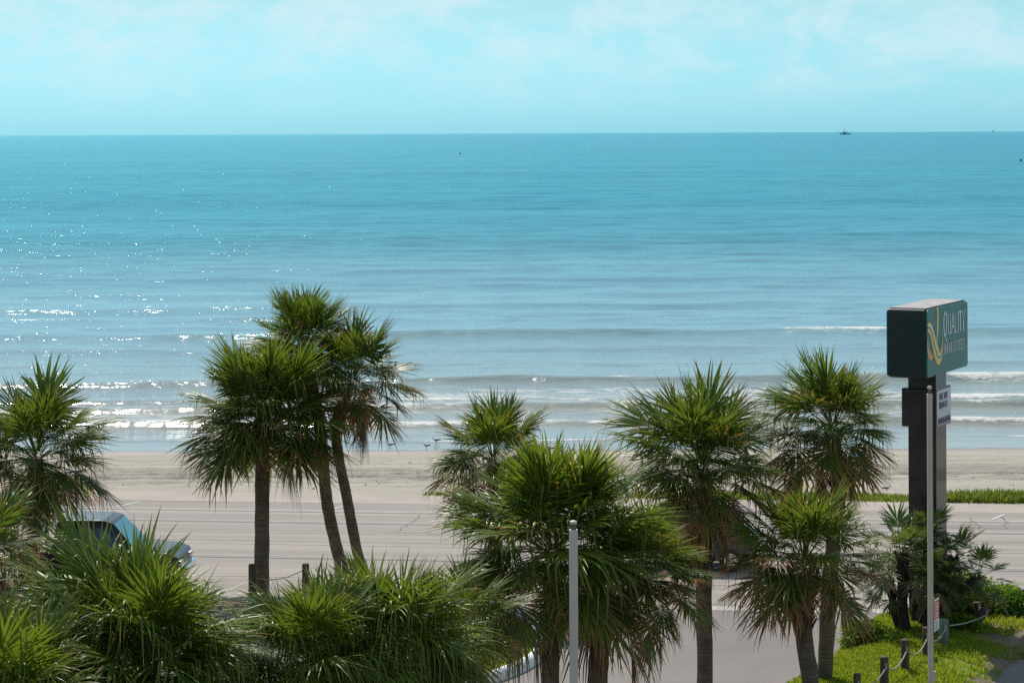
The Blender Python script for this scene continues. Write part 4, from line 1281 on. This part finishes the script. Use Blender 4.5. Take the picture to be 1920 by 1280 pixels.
# ------------------------------------------------------------------ shrubs
def shrub(name, label, px, py, d, rx, ry, rz, n, leaf, mat, seed, cat="shrub", ball=False, zlow=0.05):
    c = at(px, py, d)
    r = np.random.RandomState(seed)
    zb = max(0.0, float(hz_r(np.array([c.x]), np.array([d]))[0]))
    root = empty(name, (c.x, d, zb)); setp(root, label, cat)
    czl = c.z - zb
    # clumps spread through the crown
    k = 26
    cl = r.normal(size=(k, 3)); cl /= np.linalg.norm(cl, axis=1)[:, None]; cl *= r.uniform(.35, .95, (k, 1))
    which = r.randint(0, k, n)
    if ball:
        p = r.normal(size=(n, 3)); p /= np.linalg.norm(p, axis=1)[:, None]; p *= r.uniform(.8, 1.03, (n, 1))
        p *= 1 + 0.12 * (fbm2(p[:, 0] * 3 + 50, p[:, 2] * 3 + 50 + p[:, 1], 5) - .5)[:, None]
    else:
        p = cl[which] + r.normal(size=(n, 3)) * .17
    P = p * np.array([rx, ry, rz]) + np.array([0, 0, czl])
    P[:, 2] = np.maximum(P[:, 2], zlow * r.uniform(.3, 2, n))
    out = p / (np.linalg.norm(p, axis=1)[:, None] + 1e-6) + r.normal(size=(n, 3)) * .55 + np.array([0, 0, .35])
    out /= np.linalg.norm(out, axis=1)[:, None]
    sd = np.cross(out, r.normal(size=(n, 3))); sd /= np.linalg.norm(sd, axis=1)[:, None]
    L = leaf * r.uniform(.6, 1.4, (n, 1)); Wd = L * .26
    v = np.stack([P, P + out * L * .5 + sd * Wd, P + out * L - np.array([0, 0, .25]) * L, P + out * L * .5 - sd * Wd], 1).reshape(-1, 3)
    me = bpy.data.meshes.new("foliage")
    me.from_pydata(v.tolist(), [], [(i * 4, i * 4 + 1, i * 4 + 2, i * 4 + 3) for i in range(n)])
    a_ = me.attributes.new("rnd", 'FLOAT', 'POINT'); a_.data.foreach_set("value", np.repeat(np.clip(r.rand(n) * .5 + (p[:, 2] > .0) * .1 + .4 * r.rand(k)[which], 0, 1), 4).astype(np.float32))
    link("foliage", me, mat, root)
    m = MB()
    for i in range(12):
        q = cl[i] * np.array([rx, ry, rz]) * .9 + np.array([0, 0, czl])
        m.tube([(0.02 * i - .1, 0, -.05), (q[0] * .4, q[1] * .4, czl * .5), tuple(q)], [.02, .014, .005], 5)
    m.build("stem", M['wood'], root)
shrub("shrub", "low loose green shrub at the left end of the mound by the driveway", 1627, 1190, 55.4, .60, .5, .33, 4200, .09, M['shrub'], 1)
shrub("shrub", "broad leafy shrub behind the posts, right of the pylon", 1800, 1116, 58.3, .80, .6, .52, 6500, .095, M['shrub'], 2)
shrub("shrub", "looser yellow-green shrub behind the rearmost dark post", 1866, 1122, 58.9, .75, .55, .55, 6000, .095, M['shrub'], 3)
shrub("shrub", "small low weeds between the green post and the leaning post", 1800, 1172, 56.2, .42, .3, .24, 1100, .13, M['shrub'], 6)
shrub("hedge", "clipped round dark green hedge at the right edge", 1912, 1152, 58.0, .60, .55, .55, 6500, .085, M['hedge'], 4, "hedge", True)

# ------------------------------------------------------------------ vehicles
def wheel(root, x, y, rad, wd, mname='rubber'):
    wr = MB(); wr.tube([(0, -wd / 2, 0), (0, -wd * .42, 0), (0, wd * .42, 0), (0, wd / 2, 0)], [rad * .92, rad, rad, rad * .92], 22)
    t = wr.build("wheel", M['rubber'], root, (x, y, rad), smooth=False)
    m = MB(); m.tube([(0, -wd / 2 - .012, 0), (0, wd / 2 + .012, 0)], rad * .58, 14); m.build("rim", M['chrome'], t)

def vehicle(name, label, cat, loc, rz, body, cab, paint, width, roof_in, wheels, rad, windows, pickup=None, group=None):
    """body/cab: side outlines (x,z), nose towards +x; cab narrows to the roof"""
    root = empty(name, loc, rz); setp(root, label, cat, group)
    hw = width / 2
    m = MB(); m.prism(body, -hw, hw, 'y'); b = m.build("body", paint, root, bevel=.06, seg=3)
    zmin = min(z for x, z in cab); zmax = max(z for x, z in cab)
    vs, n = [], len(cab)
    for sgn in (-1, 1):
        for x, z in cab:
            f = (z - zmin) / (zmax - zmin)
            vs.append((x, sgn * (hw - .05 - roof_in * f), z))
    m = MB(); m.add(vs, [tuple(range(n)), tuple(n + i for i in reversed(range(n)))] + [(i, i + n, (i + 1) % n + n, (i + 1) % n) for i in range(n)])
    c = m.build("cab", paint, root, bevel=.04, seg=3)
    def side_y(z): return hw - .05 - roof_in * (z - zmin) / (zmax - zmin)
    for wq in windows:
        for sgn in (-1, 1):
            m = MB()
            o_ = [(x, sgn * (side_y(z) + .008), z) for x, z in wq]; i_ = [(x, sgn * (side_y(z) - .02), z) for x, z in wq]
            k = len(wq)
            m.add(o_ + i_, [tuple(range(k)), tuple(k + i for i in range(k))] + [(i, (i + 1) % k, (i + 1) % k + k, i + k) for i in range(k)])
            m.build("side_window", M['glass'], c)
    # windscreen and rear window lie on the sloping ends of the cab
    def screen(nm, p0, p1):
        (x0, z0), (x1, z1) = p0, p1
        dn = Vector((z1 - z0, 0, -(x1 - x0))).normalized()
        if dn.x * (x0 - sum(x for x, z in cab) / n) < 0: dn = -dn
        a0, a1 = side_y(z0) - .07, side_y(z1) - .07
        q0, q1 = Vector((x0, 0, z0)).lerp(Vector((x1, 0, z1)), .06), Vector((x0, 0, z0)).lerp(Vector((x1, 0, z1)), .93)
        vs_ = []
        for off in (.012, -.02):
            vs_ += [q0 + dn * off + Vector((0, a0, 0)), q0 + dn * off - Vector((0, a0, 0)), q1 + dn * off - Vector((0, a1, 0)), q1 + dn * off + Vector((0, a1, 0))]
        m = MB(); m.add(vs_, [(0, 1, 2, 3), (4, 5, 6, 7), (0, 1, 5, 4), (1, 2, 6, 5), (2, 3, 7, 6), (3, 0, 4, 7)])
        m.build(nm, M['windscreen'], c)
    screen("windscreen", cab[-1], cab[-2]); screen("rear_window", cab[0], cab[1])
    for x in wheels:
        for sgn in (-1, 1): wheel(root, x, sgn * (hw - .10), rad, .22)
    nose = max(x for x, z in body); tail = min(x for x, z in body)
    zt = [z for x, z in body if x > nose - .12]
    for sgn in (-1, 1):
        m = MB(); m.box((nose - .03, sgn * (hw - .28), max(zt) - .16), (.10, .34, .15)); m.build("headlight", M['lamp_glass'], root, bevel=.02)
        m = MB(); m.box((tail + .03, sgn * (hw - .14), max(zt) - .14), (.08, .16, .3)); m.build("tail_light", M['red'], root, bevel=.02)
        m = MB(); m.box((cab[-1][0] - .35, sgn * (hw + .12), cab[-1][1] + .12), (.12, .22, .17)); m.build("mirror", paint, root, bevel=.03)
    m = MB(); m.box((nose + .02, 0, .52), (.14, width - .1, .18)); m.build("bumper", M['chrome'] if pickup else paint, root, bevel=.03)
    if pickup:
        x0, x1, zr = pickup
        for sgn in (-1, 1):
            m = MB(); m.box(((x0 + x1) / 2, sgn * (hw - .05), zr + .03), (x1 - x0, .07, .05)); m.build("bed_rail", M['car_black'], root, bevel=.012)
        m = MB(); m.box(((x0 + x1) / 2, 0, zr + .008), (x1 - x0 - .1, width - .22, .012)); m.build("bed_cover", M['rubber'], root)
    return root

pk = at(255, 0, 63.4)
vehicle("pickup_truck", "black pickup truck on the road behind the broad left palm crown", "truck", (pk.x - 1.33, 63.5 + 0.12 * 10.9 * 0, 0.02), math.atan(ROAD_SLOPE) * .3,
        [(-2.7, .50), (-2.72, 1.02), (-1.0, 1.05), (1.0, 1.08), (1.35, 1.12), (2.25, 1.04), (2.55, .92), (2.6, .50), (2.2, .38), (-2.3, .38)],
        [(-0.78, 1.04), (-0.66, 1.80), (-0.45, 1.87), (0.55, 1.86), (0.78, 1.80), (1.42, 1.10)],
        M['car_black'], 1.95, .17, (-1.75, 1.75), .39,
        [[(-.58, 1.16), (-.52, 1.68), (.05, 1.70), (.05, 1.16)], [(.12, 1.16), (.12, 1.70), (.62, 1.68), (1.08, 1.16)]], pickup=(-2.68, -.85, 1.05))
sc_ = at(-75, 0, 68.6)
vehicle("car", "silver car at the left edge on the lane beyond the pickup", "car", (sc_.x, 68.6, 0.02), math.atan(ROAD_SLOPE),
        [(-2.1, .42), (-2.15, .85), (-1.6, .98), (1.0, .98), (1.9, .86), (2.12, .70), (2.12, .40), (1.8, .28), (-1.9, .28)],
        [(-1.7, .95), (-1.25, 1.46), (-.9, 1.52), (.0, 1.52), (.35, 1.46), (1.1, .96)],
        M['car_silver'], 1.8, .20, (-1.35, 1.35), .33,
        [[(-1.3, 1.04), (-1.02, 1.38), (-.4, 1.40), (-.4, 1.04)], [(-.33, 1.04), (-.33, 1.40), (.2, 1.38), (.72, 1.04)]])
s2 = at(1292, 0, 66.0)
vehicle("car", "dark car on the road mostly hidden behind the palm with the straight trunk", "car", (s2.x, 66.2, 0.02), math.atan(ROAD_SLOPE) + math.pi,
        [(-1.75, .42), (-1.8, .90), (-1.5, 1.0), (.9, 1.0), (1.6, .88), (1.78, .70), (1.78, .40), (1.5, .28), (-1.5, .28)],
        [(-1.62, .97), (-1.35, 1.50), (-1.0, 1.58), (.0, 1.58), (.3, 1.52), (1.0, .98)],
        M['car_dark'], 1.75, .18, (-1.12, 1.15), .32,
        [[(-1.3, 1.08), (-1.1, 1.44), (-.45, 1.46), (-.45, 1.08)], [(-.38, 1.08), (-.38, 1.46), (.15, 1.44), (.65, 1.08)]])

# ------------------------------------------------------------------ things on the sand
def sandz(y): return -1.5 * max(0, (y - 80.5) / 21.5) ** 1.05 - .03
def beach_things():
    d = 84.0
    a, b = at(1494, 866, d), at(1520, 873, d)
    o = empty("notice_board", ((a.x + b.x) / 2, d, sandz(d))); setp(o, "dark navy notice board with white lines, behind the palm left of the pylon", "sign")
    zl = b.z - 0.28 - sandz(d); wd = b.x - a.x; h_ = .42
    m = MB(); m.box((0, 0, zl + h_ / 2), (wd, .05, h_)); m.build("board", M['navy'], o)
    r = random.Random(2)
    F = Face((-wd / 2, -.03, zl), (1, 0, 0), (0, 0, 1), (0, -1, 0))
    ln, x = [], .04
    while x < wd - .06:
        w_ = r.uniform(.02, .05); ln.append(([(x, h_ * .72), (x + w_, h_ * .72)], h_ * .26)); x += w_ + .025
    ln.append(([(.04, h_ * .38), (wd - .12, h_ * .38)], h_ * .08))
    F.ribbons("lettering", ln, M['sign_white'], o, h=.003)["kind"] = "stuff"
    for s_ in (-1, 1):
        m = MB(); m.box((s_ * (wd / 2 - .05), .05, zl / 2 - .1), (.06, .05, zl + .3)); m.build("leg", M['wood'], o)
    d = 86.0
    p = at(1590, 862, d)
    o = empty("shade_canopy", (p.x, d, sandz(d))); setp(o, "small blue canvas shade standing on the sand left of the pylon", "canopy")
    zt = p.z - sandz(d)
    m = MB(); w_, dd = .52, .9
    m.add([(-w_, -dd, zt), (w_, -dd, zt), (w_, dd, zt + .12), (-w_, dd, zt + .12), (-w_, -dd, zt - .03), (w_, -dd, zt - .03), (w_, dd, zt + .09), (-w_, dd, zt + .09)],
          [(0, 1, 2, 3), (7, 6, 5, 4), (0, 4, 5, 1), (1, 5, 6, 2), (2, 6, 7, 3), (3, 7, 4, 0)])
    m.build("canvas", M['blue_canvas'], o)
    m = MB(); m.box((0, -dd - .012, zt - .05), (2 * w_, .02, .10)); m.build("valance", M['navy'], o)
    for x in (-1, 1):
        for y in (-1, 1):
            m = MB(); m.tube([(x * (w_ - .05), y * (dd - .08), -.2), (x * (w_ - .05), y * (dd - .08), zt)], .015, 6); m.build("leg", M['chrome'], o)
    d = 79.6
    p = at(1268, 905, d); zg = .04
    o = empty("barrel", (p.x, d, zg)); setp(o, "dark blue litter barrel by the sand, behind the straight-trunked palm", "barrel")
    hh = p.z - zg
    m = MB(); m.tube([(0, 0, 0), (0, 0, hh * .33), (0, 0, hh * .34), (0, 0, hh * .37), (0, 0, hh * .38), (0, 0, hh * .66), (0, 0, hh * .68), (0, 0, hh * .71), (0, 0, hh)], [.26, .26, .275, .275, .26, .26, .275, .26, .26], 18); m.build("drum", M['blue_barrel'], o)
    m = MB(); m.tube([(0, 0, hh - .02), (0, 0, hh + .03)], .275, 18); m.build("rim", M['blue_barrel'], o)
beach_things()

def gull(label, px, py, d, z, face=-1, s=1.0, seed=0):
    p = at(px, py, d)
    o = empty("gull", (p.x, d, z)); o.scale = (s, s, s); o.rotation_euler = (0, 0, 0.2 * seed - .2); setp(o, label, "bird", "gulls standing at the water's edge")
    f = face
    sec = [(-.30, .215, .008, .006), (-.22, .215, .03, .02), (-.12, .215, .06, .055), (0, .205, .075, .08), (.10, .215, .07, .075), (.15, .25, .045, .05), (.175, .30, .035, .04), (.20, .335, .04, .042), (.235, .335, .03, .03), (.262, .328, .01, .01), (.30, .318, .004, .006)]
    m = MB(); vs, fs, n = [], [], 10
    for x, zc, ry, rz in sec:
        for k in range(n):
            t = 2 * math.pi * k / n
            vs.append((f * x, math.cos(t) * ry, zc + math.sin(t) * rz))
    for i in range(len(sec) - 1):
        for k in range(n): fs.append((i * n + k, i * n + (k + 1) % n, (i + 1) * n + (k + 1) % n, (i + 1) * n + k))
    fs += [tuple(range(n)), tuple((len(sec) - 1) * n + k for k in range(n))]
    m.add(vs, fs); m.build("body", M['gull_white'], o, smooth=True)
    for sgn in (-1, 1):
        m = MB()
        m.add([(f * .09, sgn * .07, .25), (f * .05, sgn * .085, .20), (-f * .16, sgn * .055, .20), (-f * .34, sgn * .02, .235), (-f * .16, sgn * .04, .27), (f * .0, sgn * .092, .235)], [(0, 1, 5), (1, 2, 5), (2, 3, 5), (3, 4, 5), (4, 0, 5)])
        m.build("wing", M['gull_dark'], o)
        m = MB(); m.tube([(0, sgn * .03, .15), (f * .01, sgn * .03, .08), (0, sgn * .03, 0)], .008, 5); m.box((f * .03, sgn * .03, .005), (.06, .05, .008)); m.build("leg", M['gull_dark'], o)
gull("leftmost of the three gulls standing in the shallow water", 732, 840, 102.6, SEA_Z - .01, -1, .62, 0)
gull("middle gull of the three, nearest the sand", 800, 842, 102.2, SEA_Z, -1, .6, 1)
gull("right gull of the three, standing a little farther out", 818, 833, 104.0, SEA_Z - .02, -1, .66, 2)
g4 = at(1662, 936, 79.4)
gull("dark bird standing on the green verge left of the pylon", 1662, 936, 79.0, .10, 1, .55, 0)

# ------------------------------------------------------------------ boats and buoys far out
def sea_z(x, y): return SEA_Z - (x * x + y * y) / (2 * EARTH)
def trawler():
    d = 5000.0
    p = at(1584, 0, d); z = sea_z(p.x, d)
    o = empty("shrimp_trawler", (p.x, d, z)); setp(o, "small shrimp trawler with raised outriggers just below the horizon", "boat")
    m = MB()
    out = [(-11, 0.6), (-11.5, 2.4), (-4, 2.0), (4, 2.0), (9.5, 2.6), (11, 2.4), (10.5, -1), (-9, -1)]
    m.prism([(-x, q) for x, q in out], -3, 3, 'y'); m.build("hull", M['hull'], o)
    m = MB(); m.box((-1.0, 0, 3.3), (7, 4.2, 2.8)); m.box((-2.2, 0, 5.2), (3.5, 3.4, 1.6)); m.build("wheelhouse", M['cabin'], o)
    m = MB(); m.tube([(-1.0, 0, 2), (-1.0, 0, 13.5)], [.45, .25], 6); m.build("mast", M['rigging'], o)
    for s_ in (-1, 1):
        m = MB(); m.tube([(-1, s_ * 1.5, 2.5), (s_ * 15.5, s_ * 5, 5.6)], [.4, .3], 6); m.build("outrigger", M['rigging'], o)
    for e in ((4.5, 8.5), (-9, 3)):
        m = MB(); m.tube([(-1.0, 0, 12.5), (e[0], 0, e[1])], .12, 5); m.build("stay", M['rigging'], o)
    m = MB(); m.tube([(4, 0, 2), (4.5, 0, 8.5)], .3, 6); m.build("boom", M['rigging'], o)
trawler()
def buoys():
    for lab, px, py, s in (("small dark buoy far out, left of the middle of the sea", 863, 289, .7), ("dark buoy near the right edge of the sea", 1914, 302, .8)):
        u, v = px - 960.0, py - EYE
        d = FPX * 13.6 / (v + ROLL * u)
        p = at(px, py, d)
        o = empty("buoy", (p.x, d, sea_z(p.x, d))); setp(o, lab, "buoy")
        m = MB(); m.tube([(0, 0, -.3), (0, 0, .1), (0, 0, .45), (0, 0, .5)], [.35 * s, .6 * s, .6 * s, .3 * s], 12); m.build("float", M['rubber'], o)
        m = MB(); m.tube([(0, 0, .5), (0, 0, 1.1 * s)], [.2 * s, .12 * s], 8); m.build("marker", M['rust'], o)
    d = 9500.0
    p = at(1861, 0, d)
    o = empty("distant_ship", (p.x, d, sea_z(p.x, d))); setp(o, "tiny speck of a distant ship on the horizon at the right", "boat")
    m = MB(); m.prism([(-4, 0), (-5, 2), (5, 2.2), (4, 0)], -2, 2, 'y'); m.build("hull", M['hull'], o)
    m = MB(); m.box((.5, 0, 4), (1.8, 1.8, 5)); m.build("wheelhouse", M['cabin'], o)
buoys()
